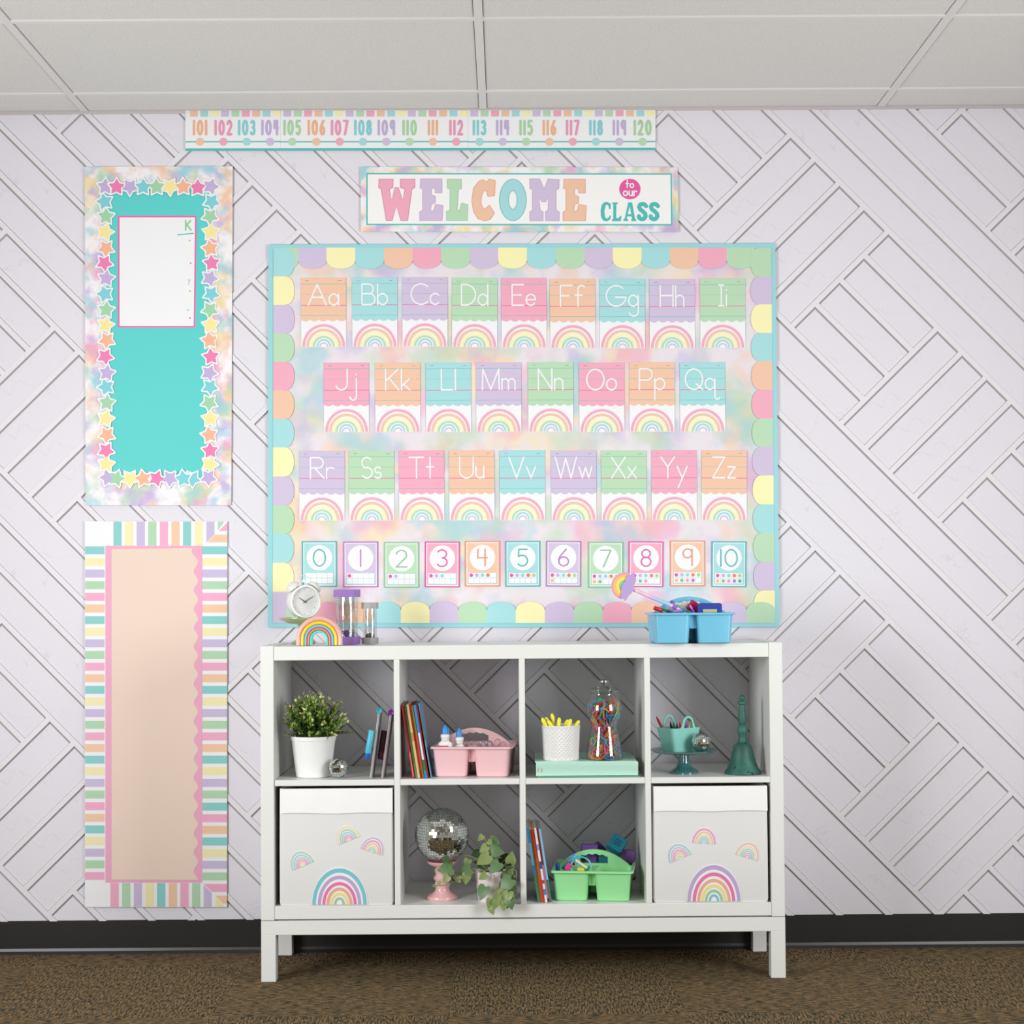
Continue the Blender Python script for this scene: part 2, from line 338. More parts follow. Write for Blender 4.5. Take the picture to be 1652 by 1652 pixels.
# ------------------------------------------------------------------ hand-drawn stroke letters (cap height 1)
def _bowl(x0, x1, y0, y1):
    r = (y1-y0)/2; return [(x0, y1), (x1-r*.9, y1)]+arc(x1-r*.9, y0+r, r*.9, r, 90, -90, 12)+[(x0, y0)]
def _S(w, h, y=0.):
    r = w/2; t, q = h*.26, h*.26
    return [arc(r, y+h-t, r*.92, t, 35, 270, 12)+arc(r, y+q*1., r, q, 90, -145, 12)[0:]]
X = .53
GL = {
'A': [[(0, 0), (.44, 1), (.88, 0)], [(.17, .38), (.71, .38)]], 'B': [[(0, 0), (0, 1)], _bowl(0, .55, .53, 1), _bowl(0, .63, 0, .53)],
'C': [arc(.48, .5, .48, .5, 48, 312, 20)], 'D': [[(0, 0), (0, 1)], [(0, 1), (.2, 1)]+arc(.2, .5, .48, .5, 90, -90, 16)+[(0, 0)]],
'E': [[(.55, 1), (0, 1), (0, 0), (.55, 0)], [(0, .5), (.44, .5)]], 'F': [[(.58, 1), (0, 1), (0, 0)], [(0, .5), (.42, .5)]],
'G': [arc(.48, .5, .48, .5, 48, 352, 22)+[(.45, .44)]], 'H': [[(0, 0), (0, 1)], [(.62, 0), (.62, 1)], [(0, .52), (.62, .52)]],
'I': [[(.12, 0), (.12, 1)], [(0, 1), (.24, 1)], [(0, 0), (.24, 0)]], 'J': [[(.56, 1), (.56, .3)]+arc(.28, .3, .28, .3, 0, -160, 12)],
'K': [[(0, 0), (0, 1)], [(.6, 1), (.02, .45)], [(.16, .58), (.64, 0)]], 'L': [[(0, 1), (0, 0), (.55, 0)]],
'M': [[(0, 0), (.02, 1), (.41, .02), (.8, 1), (.82, 0)]], 'N': [[(0, 0), (0, 1), (.66, 0), (.66, 1)]],
'O': [arc(.42, .5, .42, .5, 90, 450, 24)], 'P': [[(0, 0), (0, 1)], _bowl(0, .62, .46, 1)],
'Q': [arc(.42, .5, .42, .5, 90, 450, 24), [(.52, .28), (.84, 0)]], 'R': [[(0, 0), (0, 1)], _bowl(0, .62, .5, 1), [(.2, .5), (.66, 0)]],
'S': _S(.52, 1), 'T': [[(0, 1), (.7, 1)], [(.35, 1), (.35, 0)]], 'U': [[(0, 1), (0, .32)]+arc(.33, .32, .33, .32, 180, 360, 14)+[(.66, 1)]],
'V': [[(0, 1), (.36, 0), (.72, 1)]], 'W': [[(0, 1), (.26, 0), (.5, .96), (.76, 0), (1.02, 1)]], 'X': [[(0, 1), (.66, 0)], [(.66, 1), (0, 0)]],
'Y': [[(0, 1), (.33, .52), (.66, 1)], [(.33, .52), (.33, 0)]], 'Z': [[(0, 1), (.58, 1), (0, 0), (.6, 0)]],
'a': [arc(.23, X/2, .23, X/2, 0, 360, 18), [(.47, X), (.47, 0)]], 'b': [[(0, 1), (0, 0)], arc(.24, X/2, .24, X/2, 0, 360, 18)],
'c': [arc(.24, X/2, .24, X/2, 45, 315, 14)], 'd': [arc(.23, X/2, .23, X/2, 0, 360, 18), [(.47, 1), (.47, 0)]],
'e': [[(.01, .27), (.46, .27)]+arc(.235, X/2, .23, X/2, 0, 320, 16)], 'f': [arc(.32, .84, .17, .16, 30, 180, 8)+[(.15, 0)], [(0, X), (.36, X)]],
'g': [arc(.23, X/2, .23, X/2, 0, 360, 18), [(.47, X), (.47, -.28)]+arc(.25, -.28, .22, .2, 0, -165, 10)], 'h': [[(0, 0), (0, 1)], [(0, .3)]+arc(.2, .33, .2, .2, 180, 0, 10)+[(.4, 0)]],
'i': [[(0, 0), (0, X)], [(0, .74), (0, .76)]], 'j': [[(.32, X), (.32, -.3)]+arc(.16, -.3, .16, .2, 0, -165, 10), [(.32, .74), (.32, .76)]],
'k': [[(0, 0), (0, 1)], [(.38, X), (.02, .2)], [(.1, .28), (.4, 0)]], 'l': [[(0, 0), (0, 1)]],
'm': [[(0, 0), (0, X)], [(0, .3)]+arc(.16, .36, .16, .17, 180, 0, 8)+[(.32, 0)], [(.32, .3)]+arc(.48, .36, .16, .17, 180, 0, 8)+[(.64, 0)]],
'n': [[(0, 0), (0, X)], [(0, .3)]+arc(.2, .33, .2, .2, 180, 0, 10)+[(.4, 0)]], 'o': [arc(.24, X/2, .24, X/2, 0, 360, 18)],
'p': [[(0, X), (0, -.5)], arc(.24, X/2, .24, X/2, 0, 360, 18)], 'q': [arc(.23, X/2, .23, X/2, 0, 360, 18), [(.47, X), (.47, -.36)]+arc(.59, -.36, .12, .12, 180, 340, 8)],
'r': [[(0, 0), (0, X)], [(0, .3)]+arc(.2, .32, .2, .2, 180, 50, 8)], 's': _S(.33, X), 't': [[(.18, 1), (.18, 0)], [(0, X), (.36, X)]],
'u': [[(0, X), (0, .2)]+arc(.19, .2, .19, .2, 180, 360, 10)+[(.38, X)], [(.38, .2), (.38, 0)]], 'v': [[(0, X), (.22, 0), (.44, X)]],
'w': [[(0, X), (.16, 0), (.31, .5), (.47, 0), (.62, X)]], 'x': [[(0, X), (.4, 0)], [(.4, X), (0, 0)]], 'y': [[(0, X), (.23, .02)], [(.48, X), (.05, -.48)]], 'z': [[(0, X), (.36, X), (0, 0), (.38, 0)]],
'0': [arc(.36, .5, .36, .5, 90, 450, 24)], '1': [[(0, 0), (0, 1)]], '2': [arc(.31, .7, .31, .3, 165, -28, 14)+[(0, 0), (.64, 0)]],
'3': [arc(.27, .755, .27, .245, 150, -90, 12)+arc(.27, .26, .31, .26, 80, -150, 12)], '4': [[(.05, 1), (.02, .48), (.6, .48)], [(.47, 1), (.47, 0)]],
'5': [[(.56, 1), (.06, 1), (.04, .57)]+arc(.26, .32, .32, .32, 125, -140, 16)], '6': [[(.44, 1)]+arc(.5, .28, .5, .55, 130, 182, 6)+arc(.29, .27, .29, .27, 180, 540, 18)],
'7': [[(0, 1), (.6, 1), (.16, 0)]], '8': [arc(.27, .76, .25, .24, 0, 360, 18), arc(.27, .27, .29, .27, 0, 360, 18)], '9': [arc(.27, .73, .27, .27, 0, 360, 18), [(.54, .98), (.54, 0)]],
}
def gbox(ch): xs_ = [p[0] for l in GL[ch] for p in l]; return min(xs_), max(xs_)
def text_lines(txt, gap, sx=1.):
    out = []; x = 0.
    for ch in txt:
        a, c = gbox(ch); out.append([[((p[0]-a)*sx+x, p[1]) for p in l] for l in GL[ch]]); x += (c-a)*sx+gap
    return out, x-gap
# ------------------------------------------------------------------ flat sheets on the wall, outlines in photo pixels, depth from the wall
class Sheet:
    def __init__(s, name, label, cat, u, v, y, group=None):
        s.y = y; s.o = thing(name, label, cat, PY(u, v, y), (0, 0, 0), group); s.loc = s.o.location.copy()
    def L(s, u, v, d=0.): p = PY(u, v, s.y-d); return (p.x-s.loc.x, -d, p.z-s.loc.z)
    def slab(s, name, pts, d0, d1, mat, parent=None):
        b = B(); P = [s.L(u, v, d1) for u, v in pts]; b.prism(P, (0, d1-d0, 0)); return b.build(name, mat, parent or s.o)
    def flat(s, name, polys, d, mat, parent=None):
        b = B()
        for P in polys: b.poly([s.L(u, v, d) for u, v in P])
        return b.build(name, mat, parent or s.o)
    def ring(s, name, outer, inner, d, mat, parent=None, closed=False):
        b = B(); n = len(outer); a = [b.bm.verts.new(s.L(*p, d)) for p in outer]; c = [b.bm.verts.new(s.L(*p, d)) for p in inner]
        for i in range(n if closed else n-1): j = (i+1) % n; b.f([a[i], a[j], c[j], c[i]])
        return b.build(name, mat, parent or s.o)
    def text(s, name, lines, width, M, d, mat, parent=None):
        b = B(); b.strokes(lines, width, lambda x, y: (lambda q: (q[0], q[2]))(s.L(*M(x, y), d)), -d); return b.build(name, mat, parent or s.o)
def rect(x0, y0, x1, y1): return [(x0, y0), (x1, y0), (x1, y1), (x0, y1)]
def quadmap(q):
    # q: TL, TR, BR, BL in pixels -> function of (s, t) in 0..1
    return lambda s, t: (q[0][0]*(1-s)*(1-t)+q[1][0]*s*(1-t)+q[2][0]*s*t+q[3][0]*(1-s)*t, q[0][1]*(1-s)*(1-t)+q[1][1]*s*(1-t)+q[2][1]*s*t+q[3][1]*(1-s)*t)
# ---- number line strips under the ceiling
SEQ = ['orange', 'pink', 'aqua', 'purple', 'green']; SQ = ['orange', 'aqua', 'yellow', 'purple', 'green', 'pink']
segs = [(299., 452.3, 101, 104, '101 to 104'), (452.5, 755, 105, 112, '105 to 112'), (755.2, 1057.5, 113, 120, '113 to 120')]
ink = {n: paint('numeral_'+n, c) for n, c in dict(orange=(246, 186, 148), pink=(240, 160, 192), aqua=(140, 214, 222), purple=(200, 182, 222), green=(176, 218, 172)).items()}
for sg_ in segs:
    x0, x1, n0, n1, lab = sg_
    up = lambda x: 178.2-(x-303)*.0012; dn = lambda x: 243.4-(x-303)*.0015
    S = Sheet('number_line_strip', ['short number line strip 101 to 104 above the star-bordered board', 'middle number line strip 105 to 112 above the first letters of the banner', 'right-hand number line strip 113 to 120 whose end meets bare wall'][segs.index(sg_)], 'number strip', (x0+x1)/2, 210, -.0085, 'number line strips')
    S.slab('sheet', [(x0, up(x0)), (x1, up(x1)), (x1, dn(x1)), (x0, dn(x0))], 0, .0008, PAPER)
    S.flat('edge_band', [[(x0, dn(x0)-4), (x1, dn(x1)-4), (x1, dn(x1)), (x0, dn(x0))]], .0012, TEAL)
    S.flat('line', [[(x0, 227.8), (x1, 227.4), (x1, 229.4), (x0, 229.8)]], .0011, TEAL)
    k0 = math.ceil((x0-306.5-1)/16.75); k = max(0, k0)
    while 306.5+16.75*k+12.6 < x1+2:
        a = 306.5+16.75*k; S.flat('square', [rect(a, 178.8-(a-303)*.001, min(a+12.6, x1), 188.4-(a-303)*.001)], .0011, pastel(SQ[k % 6])); k += 1
    for n in range(n0, n1+1):
        cx = 322.7+37.68*(n-101); c = SEQ[(n-101) % 5]
        if n == 105: cx -= 1.5
        if n >= 105: cx -= .35*(n-105)/4+.6
        S.flat('dot', [[(cx+6.5*math.cos(t*PI/10), 228.6+6.5*math.sin(t*PI/10)) for t in range(20)]], .0014, pastel(c))
        ls, wd = text_lines(str(n), .30, .42); sc = 21.5
        for g in ls: S.text('numeral', g, .19, lambda x, y: (cx+(x-wd/2)*sc, 217.3-y*sc-.6), .0012, ink[c])
# ---- welcome banner
S = Sheet('welcome_banner', 'long tie-dye edged paper banner reading WELCOME to our CLASS', 'banner', 838, 322, -.0085)
q = [(581.7, 269.2), (1093.2, 269.8), (1094.6, 374), (582.2, 373.6)]
S.slab('sheet', q, 0, .0009, DYE2)
q2 = [(591, 279), (1083.6, 279.6), (1084.6, 363.8), (591, 363.2)]
S.flat('frame_line', [q2], .0013, TEAL)
S.flat('panel', [[(593.2, 281.3), (1081.6, 281.9), (1082.4, 361.4), (593.2, 361)]], .0016, paint('banner_white', (252, 252, 252)))
Z4 = lambda P: [(580+x/5.507, 160+y/5.507) for x, y in P]; Z5 = lambda P: [(860+x/5.507, 160+y/5.507) for x, y in P]
EE = [(540,706),(735,706),(735,835),(672,835),(668,800),(653,788),(640,802),(640,848),(676,862),(676,922),(640,936),(634,985),(645,995),(660,982),(672,930),(745,942),(737,1080),(532,1080),(532,1000),(558,985),(558,800),(536,790)]
WEL = [('pink', (226, 120, 176), Z4([(170,708),(300,708),(300,788),(268,800),(285,895),(312,783),(347,783),(385,895),(400,800),(360,788),(360,708),(495,708),(495,785),(468,802),(430,1080),(365,1080),(328,950),(292,1080),(235,1080),(190,802),(167,785)])),
 ('purple', (222, 160, 200), Z4(EE)),
 ('green', (160, 205, 190), Z4([(777,708),(908,708),(908,795),(880,808),(872,980),(885,992),(905,920),(965,935),(962,1080),(770,1080),(770,995),(800,985),(802,800),(777,790)])),
 ('orange', (238, 165, 140), Z4([(1150,706),(1205,718),(1210,735),(1203,858),(1140,868),(1125,820),(1105,815),(1087,860),(1082,920),(1095,962),(1120,968),(1155,938),(1203,1010),(1165,1070),(1110,1085),(1050,1065),(1010,1000),(995,900),(1010,790),(1060,725),(1100,712),(1130,732)])),
 None,
 ('purple', (222, 160, 200), Z5([(-32,706),(62,706),(97,795),(132,706),(235,712),(232,797),(207,808),(207,985),(235,998),(235,1083),(108,1083),(108,998),(130,985),(133,880),(112,915),(80,915),(55,880),(65,985),(92,998),(92,1083),(-32,1083),(-32,1000),(-8,985),(-8,805),(-32,795)])),
 ('orange', (238, 165, 140), [(x+231.2, y+.4) for x, y in Z4(EE)])]
for it in WEL:
    if it is None:
        cx, cy = 580+1362/5.507, 160+895/5.507; el = lambda a, c: [(cx+a*math.cos(t*PI/20), cy+c*math.sin(t*PI/20)) for t in range(40)]
        o = S.ring('letter', el(22.3, 34.2), el(6.2, 14.2), .0019, paint('outline_aqua', (130, 205, 212)), closed=True); S.ring('fill', el(21, 32.9), el(7.5, 15.6), .0022, pastel('aqua'), o, True); continue
    n, oc, P = it
    o = S.flat('letter', [P], .0019, paint('outline_'+n, oc)); S.flat('fill', [inset(P, .9)], .0022, pastel(n), o)
MAG = paint('magenta_print', (238, 92, 168))
S.flat('badge', [[(1016.2+17.2*math.cos(t*PI/18), 305+16.6*math.sin(t*PI/18)) for t in range(36)]], .0019, MAG)
for txt, cx, by, sc in (('to', 1016, 302.5, 12), ('our', 1016.5, 315.5, 13.5)):
    ls, wd = text_lines(txt, .2)
    for g in ls: S.text('word', g, .17, lambda x, y: (cx+(x-wd/2)*sc, by-y*sc), .0024, PAPER)
# CLASS in heavy serif capitals
cz = lambda P: Z5(P)
S.flat('letter', [cz([(690,925),(690,975),(676,978),(668,945),(655,937),(642,950),(634,1000),(640,1050),(656,1062),(672,1050),(682,1030),(692,1040),(684,1070),(655,1086),(622,1078),(602,1040),(600,985),(610,940),(632,915),(655,911),(674,922)])], .0019, TEAL)
S.flat('letter', [cz([(704,917),(752,917),(752,930),(740,936),(738,1055),(758,1058),(776,1035),(786,1040),(780,1084),(700,1084),(700,1070),(712,1062),(712,938),(704,930)])], .0019, TEAL)
S.flat('letter', [cz([(845,917),(880,917),(906,1060),(916,1068),(916,1083),(872,1083),(872,1068),(878,1060),(874,1042),(836,1042),(833,1060),(844,1068),(844,1083),(802,1083),(802,1068),(814,1060)]), ], .0019, TEAL)
S.flat('counter', [cz([(860,952),(871,1022),(841,1022)])], .0021, paint('banner_white', (252, 252, 252)))
for ox in (0, 105):
    ln = [[(x+ox, y) for x, y in arc(972, 958, 32, 30, 25-360, -270, 1)[:0]]+[(1004+ox, 950), (992+ox, 936), (972+ox, 930), (950+ox, 938), (942+ox, 958), (952+ox, 980), (975+ox, 996), (996+ox, 1018), (1000+ox, 1042), (986+ox, 1062), (965+ox, 1067), (945+ox, 1058), (940+ox, 1040)]]
    S.text('letter', ln, 37, lambda x, y: (860+x/5.507, 160+y/5.507), .0019, TEAL)
# ---- the big alphabet board
S = Sheet('bulletin_board', 'large tie-dye bulletin board with aqua edge and scalloped pastel border', 'bulletin board', 845, 1000, -.0085)
S.slab('backing', [(437, 398), (1247, 396), (1253, 1008), (436, 1008)], 0, .002, DYE)
EDGE = paint('aqua_edge', (156, 220, 228), rough=.45)
tk = [0]
def trim(name, quad): tk[0] += 1; return S.slab(name, quad, .002+.00008*tk[0], .0029+.0001*tk[0], EDGE)
def scal(parent, x0, y0, x1, y1, side, col, d=0.):
    # scallop between the two corners of its straight edge, bulging to side
    cx, cy = (x0+x1)/2, (y0+y1)/2; hx, hy = (x1-x0)/2, (y1-y0)/2
    dep = 34.0; nx, ny = dict(down=(0, 1), up=(0, -1), right=(1, 0), left=(-1, 0))[side]; s1 = 20.
    P = [(x0, y0), (x0+nx*s1, y0+ny*s1)]
    for k in range(1, 14):
        a = PI-PI*k/14; c_ = math.copysign(abs(math.cos(a))**.95, math.cos(a)); s_ = math.sin(a)**.95
        P.append((cx+hx*c_+nx*(s1+(dep-s1)*s_), cy+hy*c_+ny*(s1+(dep-s1)*s_)))
    P += [(x1+nx*s1, y1+ny*s1), (x1, y1)]
    S.slab('scallop', P, .0034+d, .0040+d, pastel(col), parent)
T = trim('border_trim', [(433, 394.6), (1250.5, 392.6), (1250.5, 400), (433, 400)])
cols = ['green', 'purple', 'yellow', 'aqua', 'orange', 'pink', 'green', 'purple', 'yellow', 'aqua', 'green', 'purple', 'yellow', 'aqua', 'orange', 'pink', 'green']
bx = [456, 481, 526.7, 573, 619.4, 665.7, 711.6, 758, 803.6, 850, 896.7, 943, 988.7, 1035, 1080.7, 1126.6, 1172.3, 1218]
for k, c in enumerate(cols): scal(T, bx[k], 399.4, bx[k+1], 399.4, 'down', c)
T = trim('border_trim', [(433, 394.6), (440.8, 394.6), (439.5, 1012), (431.7, 1012)])
by = [400, 446, 491.8, 538, 583.8, 629.7, 675.8, 722, 768.5, 815.3, 861, 908, 954.6, 1003]
for k, c in enumerate(['aqua', 'yellow', 'purple', 'green', 'pink', 'orange', 'aqua', 'yellow', 'purple', 'green', 'aqua', 'yellow', 'purple']):
    x = 441-(by[k]-400)*.0022; scal(T, x, by[k], x, by[k+1], 'right', c, .0005)
T = trim('border_trim', [(1243.6, 392.6), (1250.7, 392.6), (1257.8, 1011.6), (1250, 1011.6)])
by = [400, 445.9, 491, 537, 582.8, 628.7, 675, 721, 767, 813.6, 859.5, 906.5, 952.8, 1000]
for k, c in enumerate(['green', 'purple', 'yellow', 'aqua', 'orange', 'pink', 'green', 'purple', 'yellow', 'aqua', 'green', 'purple', 'yellow']):
    x = 1244.4+(by[k]-400)*.0104; scal(T, x, by[k], x, by[k+1], 'left', c, .0005)
T = trim('border_trim', [(431.6, 1004.6), (1257.8, 1004), (1257.8, 1011.6), (431.6, 1012.2)])
cols = ['purple', 'green', 'pink', 'orange', 'aqua', 'yellow', 'purple', 'green', 'aqua', 'yellow', 'purple', 'green', 'pink', 'orange', 'aqua', 'yellow', 'purple', 'green']
bx = [440, 461, 507.5, 554, 600.4, 646.5, 693, 739.3, 785.5, 832, 879, 925.8, 972.4, 1018.8, 1065, 1111.5, 1158, 1204.5, 1250]
for k, c in enumerate(cols): scal(T, bx[k], 1005, bx[k+1], 1005, 'up', c, .001)
# ---- rainbow helper: nested half-ellipse bands
def bands(mk, cols, M, radii, n=18):
    for c, (ro, ri, ho, hi) in zip(cols, radii):
        o = [M(ro*math.cos(PI*k/n), ho*math.sin(PI*k/n)) for k in range(n+1)]; i = [M(ri*math.cos(PI*k/n), hi*math.sin(PI*k/n)) for k in range(n+1)]
        mk(o, i, c)
# ---- alphabet cards
CN = ['orange', 'aqua', 'purple', 'green', 'pink']
cname = dict(orange='orange', aqua='aqua', purple='lavender', green='green', pink='pink', yellow='yellow')
R6 = [(168, 148, 178, 158), (138, 118, 142, 122), (110, 92, 110, 92), (86, 70, 85, 70), (58, 44, 62, 47), (35, 25, 35, 25)]
RB = ['pink', 'orange', 'yellow', 'green', 'aqua', 'purple']
rows = [('ABCDEFGHI', [485.2, 568, 649, 729.4, 808.6, 887, 967.4, 1047.6, 1129.2], [448.3, 447.5, 447, 448, 448.6, 450, 450, 450.2, 449.2], 112),
        ('JKLMNOPQ', [522, 605, 686.7, 768, 851.6, 934, 1015.4, 1096.6], [585, 585, 585, 584.6, 584.4, 585, 584, 584.4], 112.4),
        ('RSTUVWXYZ', [483, 563, 643.4, 724.5, 806, 888.8, 970, 1050.8, 1131.8], [727, 726.8, 726.8, 726.6, 726.6, 726.8, 726.6, 726.2, 726.2], 113)]
k = 0; rnd = random.Random(4)
for chars, xs_, ys_, hh in rows:
    for ch, x0, y0 in zip(chars, xs_, ys_):
        c = CN[k % 5] if k < 9 else ['pink', 'orange', 'aqua', 'purple', 'green'][(k-9) % 5] if k < 17 else ['purple', 'green', 'pink', 'orange', 'aqua'][(k-17) % 5]
        k += 1; sl = rnd.uniform(-.5, .5)
        M = quadmap([(x0, y0), (x0+72.8, y0+sl), (x0+73.2-sl, y0+hh+sl), (x0+.5-sl, y0+hh)])
        S = Sheet('alphabet_card', '%s alphabet card with white letters %s%s above a rainbow' % (cname[c], ch, ch.lower()), 'alphabet card', *M(.5, .5), -.0115, 'alphabet cards on the board')
        S.slab('sheet', [M(0, 0), M(1, 0), M(1, 1), M(0, 1)], 0, .0012, PAPER)
        P = [(0, 0), (1, 0), (1, .605)]
        for q in range(5):
            a0 = 1-q*.2; P += [(a0-.2*t/6, .600+.028*math.sin(PI*t/6)) for t in range(1, 7)]
        S.flat('header', [[M(*p) for p in P]], .0015, pastel(c))
        for t, th, mt in ((.088, .0035, TEAL), (.236, .0018, TEAL), (.396, .005, deep('pink')), (.543, .0035, TEAL)):
            S.flat('ruled_line', [[M(0, t-th), M(1, t-th), M(1, t+th), M(0, t+th)]], .0018, paint('rule_soft', (128, 200, 200)) if mt is TEAL else paint('rule_pink', (226, 130, 175)))
        ls, wd = text_lines(ch+ch.lower(), .13)
        sc = 72.8/354*161
        for g in ls: S.text('letter', g, .075, lambda x, y: M(.5+(x-wd/2)*sc/72.8, .392-y*sc/hh), .0021, PAPER)
        def mk(o, i, cc): S.ring('rainbow_band', o, i, .0018, pastel(cc))
        bands(mk, RB, lambda x, y: M(.5+x/354, .994-y/543), R6)
        b = B()
        for t in (.14, .86):
            p0, p1 = S.L(*M(t-.035, .045+rnd.uniform(-.008, .008)), .0021), S.L(*M(t+.035, .045+rnd.uniform(-.006, .006)), .0021); b.tube([p0, p1], .0004, 4)
        b.build('staple', STEEL, S.o)
# ---- number cards
for n, (x0, y0) in enumerate([(487, 873), (553.5, 873.6), (619.5, 874.4), (685.5, 873.4), (750, 872.6), (815, 872.8), (881.2, 872.4), (949, 874.2), (1014.2, 873), (1081, 872), (1148, 873)]):
    c = ['aqua', 'purple', 'green', 'pink', 'orange'][n % 5]; sl = rnd.uniform(-.4, .4)
    M = quadmap([(x0, y0), (x0+56.4, y0+sl), (x0+56.4-sl, y0+74+sl), (x0-sl, y0+74)])
    S = Sheet('number_card', '%s number card showing a large %s above its counting grid' % (cname[c], 'zero one two three four five six seven eight nine ten'.split()[n]), 'number card', *M(.5, .5), -.0115, 'number cards on the board')
    S.slab('sheet', [M(0, 0), M(1, 0), M(1, 1), M(0, 1)], 0, .0012, deep(c))
    S.flat('inner_line', [[M(.04, .03), M(.96, .03), M(.96, .97), M(.04, .97)]], .0015, PAPER)
    S.flat('panel', [[M(.065, .05), M(.935, .05), M(.935, .95), M(.065, .95)]], .0018, pastel(c))
    S.flat('circle', [[M(.5+.365*math.cos(t*PI/18), .365+.278*math.sin(t*PI/18)) for t in range(36)]], .0021, PAPER)
    ls, wd = text_lines(str(n), .26)
    for g in ls: S.text('numeral', g, .085, lambda x, y: M(.5+(x-wd/2)*.475, .545-y*.362), .0024, deep(c))
    S.flat('grid', [[M(.09, .685), M(.91, .685), M(.91, .935), M(.09, .935)]], .0021, paint('grid_line', (176, 220, 218)))
    dots = [(232, 90, 170), (205, 180, 226), (150, 214, 222), (244, 130, 90), (180, 214, 150), (250, 190, 150), (140, 196, 150), (244, 160, 196), (190, 130, 200), (70, 180, 176)]
    for q in range(10):
        a, r = q % 5, q//5; u, v = .103+.159*a, .695+.118*r
        S.flat('grid_cell', [[M(u, v), M(u+.15, v), M(u+.15, v+.108), M(u, v+.108)]], .0023, PAPER)
        if q < n: S.flat('dot', [[M(u+.075+.052*math.cos(t*PI/6), v+.054+.041*math.sin(t*PI/6)) for t in range(12)]], .0025, paint('dot_%d' % q, dots[q]))
# ---- star-bordered board at the left edge
S = Sheet('star_border_board', 'turquoise bulletin board with die-cut star border and tie-dye margin', 'bulletin board', 255, 800, -.0085)
S.slab('backing', [(137, 269), (375.3, 268.2), (373, 815), (138, 815)], 0, .0016, DYE2)
S.slab('panel', rect(172, 304, 337, 777), .0016, .002, paint('turquoise_paper', (92, 214, 210)))
S.slab('chart_edge', [(190, 348), (317.3, 348), (315, 528.5), (190, 528.5)], .002, .0024, paint('chart_pink', (240, 110, 180)))
S.slab('chart_sheet', [(193, 350.8), (314.6, 350.8), (312.4, 525.8), (193, 525.8)], .0022, .0028, PAPER)
cg = paint('chart_green', (150, 214, 160))
S.text('letter', text_lines('K', .1)[0][0], .2, lambda x, y: (299.5+x*13, 371-y*15), .0031, cg)
S.flat('underline', [[(286, 378), (312.5, 375.5), (312.5, 377.3), (286, 379.8)]], .003, TEAL)
S.text('letter', text_lines('y', .1)[0][0], .14, lambda x, y: (303+x*9, 455-y*9), .0031, pastel('purple'))
for u, v, c in ((306, 388, 'orange'), (306.5, 411.5, 'yellow'), (307.5, 424.5, 'pink'), (306.5, 469.6, 'orange'), (304, 484, 'yellow'), (303.5, 500, 'green'), (306.5, 513, 'pink')):
    S.flat('confetti', [[(u+1.4*math.cos(t*PI/4), v+1.4*math.sin(t*PI/4)) for t in range(8)]], .003, deep(c) if c in DARK else pastel(c))
SC = ['pink', 'purple', 'aqua', 'green', 'yellow', 'orange', 'pink', 'purple', 'aqua', 'green', 'yellow', 'orange', 'pink', 'purple', 'aqua', 'green', 'yellow', 'orange', 'pink', 'yellow', 'purple', 'aqua']
SP = [(319, 302.7), (340, 300.9), (341.4, 325.4), (339, 349), (340.3, 374.4), (339, 400.7), (341.4, 424.3), (338.5, 448.9), (340.9, 474.3), (338.7, 499.7), (339.6, 524.2), (337.8, 548.9), (340.3, 575.4), (337.6, 601.7), (339, 624.4), (337.6, 649.9), (339, 675.3), (337.6, 701.6), (339, 727), (338.5, 748.8), (336.3, 770.6), (310.5, 772.4)]
SD = dict(aqua=(130, 212, 224), purple=(200, 180, 224), green=(166, 216, 176), pink=(244, 130, 184), orange=(250, 186, 150), yellow=(253, 236, 160))
SP2 = [(510-u, v) for u, v in SP[1:-1]]; SC2 = SC[1:-1]
for kx in range(6): SP2 += [(188+21.5*kx, 301.5), (188+21.5*kx, 772)]; SC2 += [SC[kx], SC[kx+3]]
def star(u, v, r, a0, rr=.5):
    P = []
    for t in range(10):
        a = a0+t*PI/5; R_ = r if t % 2 == 0 else r*rr; P.append((u+R_*math.sin(a), v-R_*math.cos(a)))
    Q = []
    for t in range(10):
        a, b_, c_ = Vector(P[t-1]), Vector(P[t]), Vector(P[(t+1) % 10])
        if t % 2 == 0: Q += [tuple(b_+(a-b_)*.22), tuple(b_*.86+(a+c_)*.07), tuple(b_+(c_-b_)*.22)]
        else: Q.append(tuple(b_))
    return Q
for kx, ((u, v), c) in enumerate(zip(SP+SP2, SC+SC2)):
    a0 = [0, .32, PI, .6, .05, PI+.4][kx % 6]+.1*math.sin(kx*3.)
    d = .0024+.00005*kx
    o = S.slab('star', star(u, v, 18, a0, .56), d, d+.0006, PAPER); S.flat('star_fill', [star(u, v, 14, a0, .53)], d+.0009, paint('star_'+c, SD[c]), o)
# ---- striped board below it
S = Sheet('striped_border_board', 'peach bulletin board with pink scalloped edge and rainbow striped border', 'bulletin board', 250, 1440, -.0085)
S.slab('backing', [(137, 841), (366.6, 841), (366.2, 1463.5), (137, 1463.5)], 0, .0014, paint('stripe_white', (246, 246, 250)))
S.slab('panel', rect(170, 880.5, 326.4, 1424), .0014, .0018, paint('scallop_pink', (242, 172, 204)))
P = []
for t in range(0, 145): v = 884+t*3.72; P.append((316.2+3.6*math.cos((v-907)*2*PI/30.2)-(5.5*max(0, 1-(v-884)/16)), v))
S.slab('inner_panel', P+[(180, 1419), (180, 886)], .0018, .0024, paint('peach_paper', (240, 216, 200)))
ST = ['aqua', 'yellow', 'purple', 'green', 'pink', 'orange']; stc = {n: paint('stripe_'+n, c) for n, c in dict(aqua=(140, 210, 208), yellow=(247, 238, 184), purple=(205, 192, 226), green=(180, 218, 182), pink=(244, 176, 206), orange=(246, 204, 170)).items()}
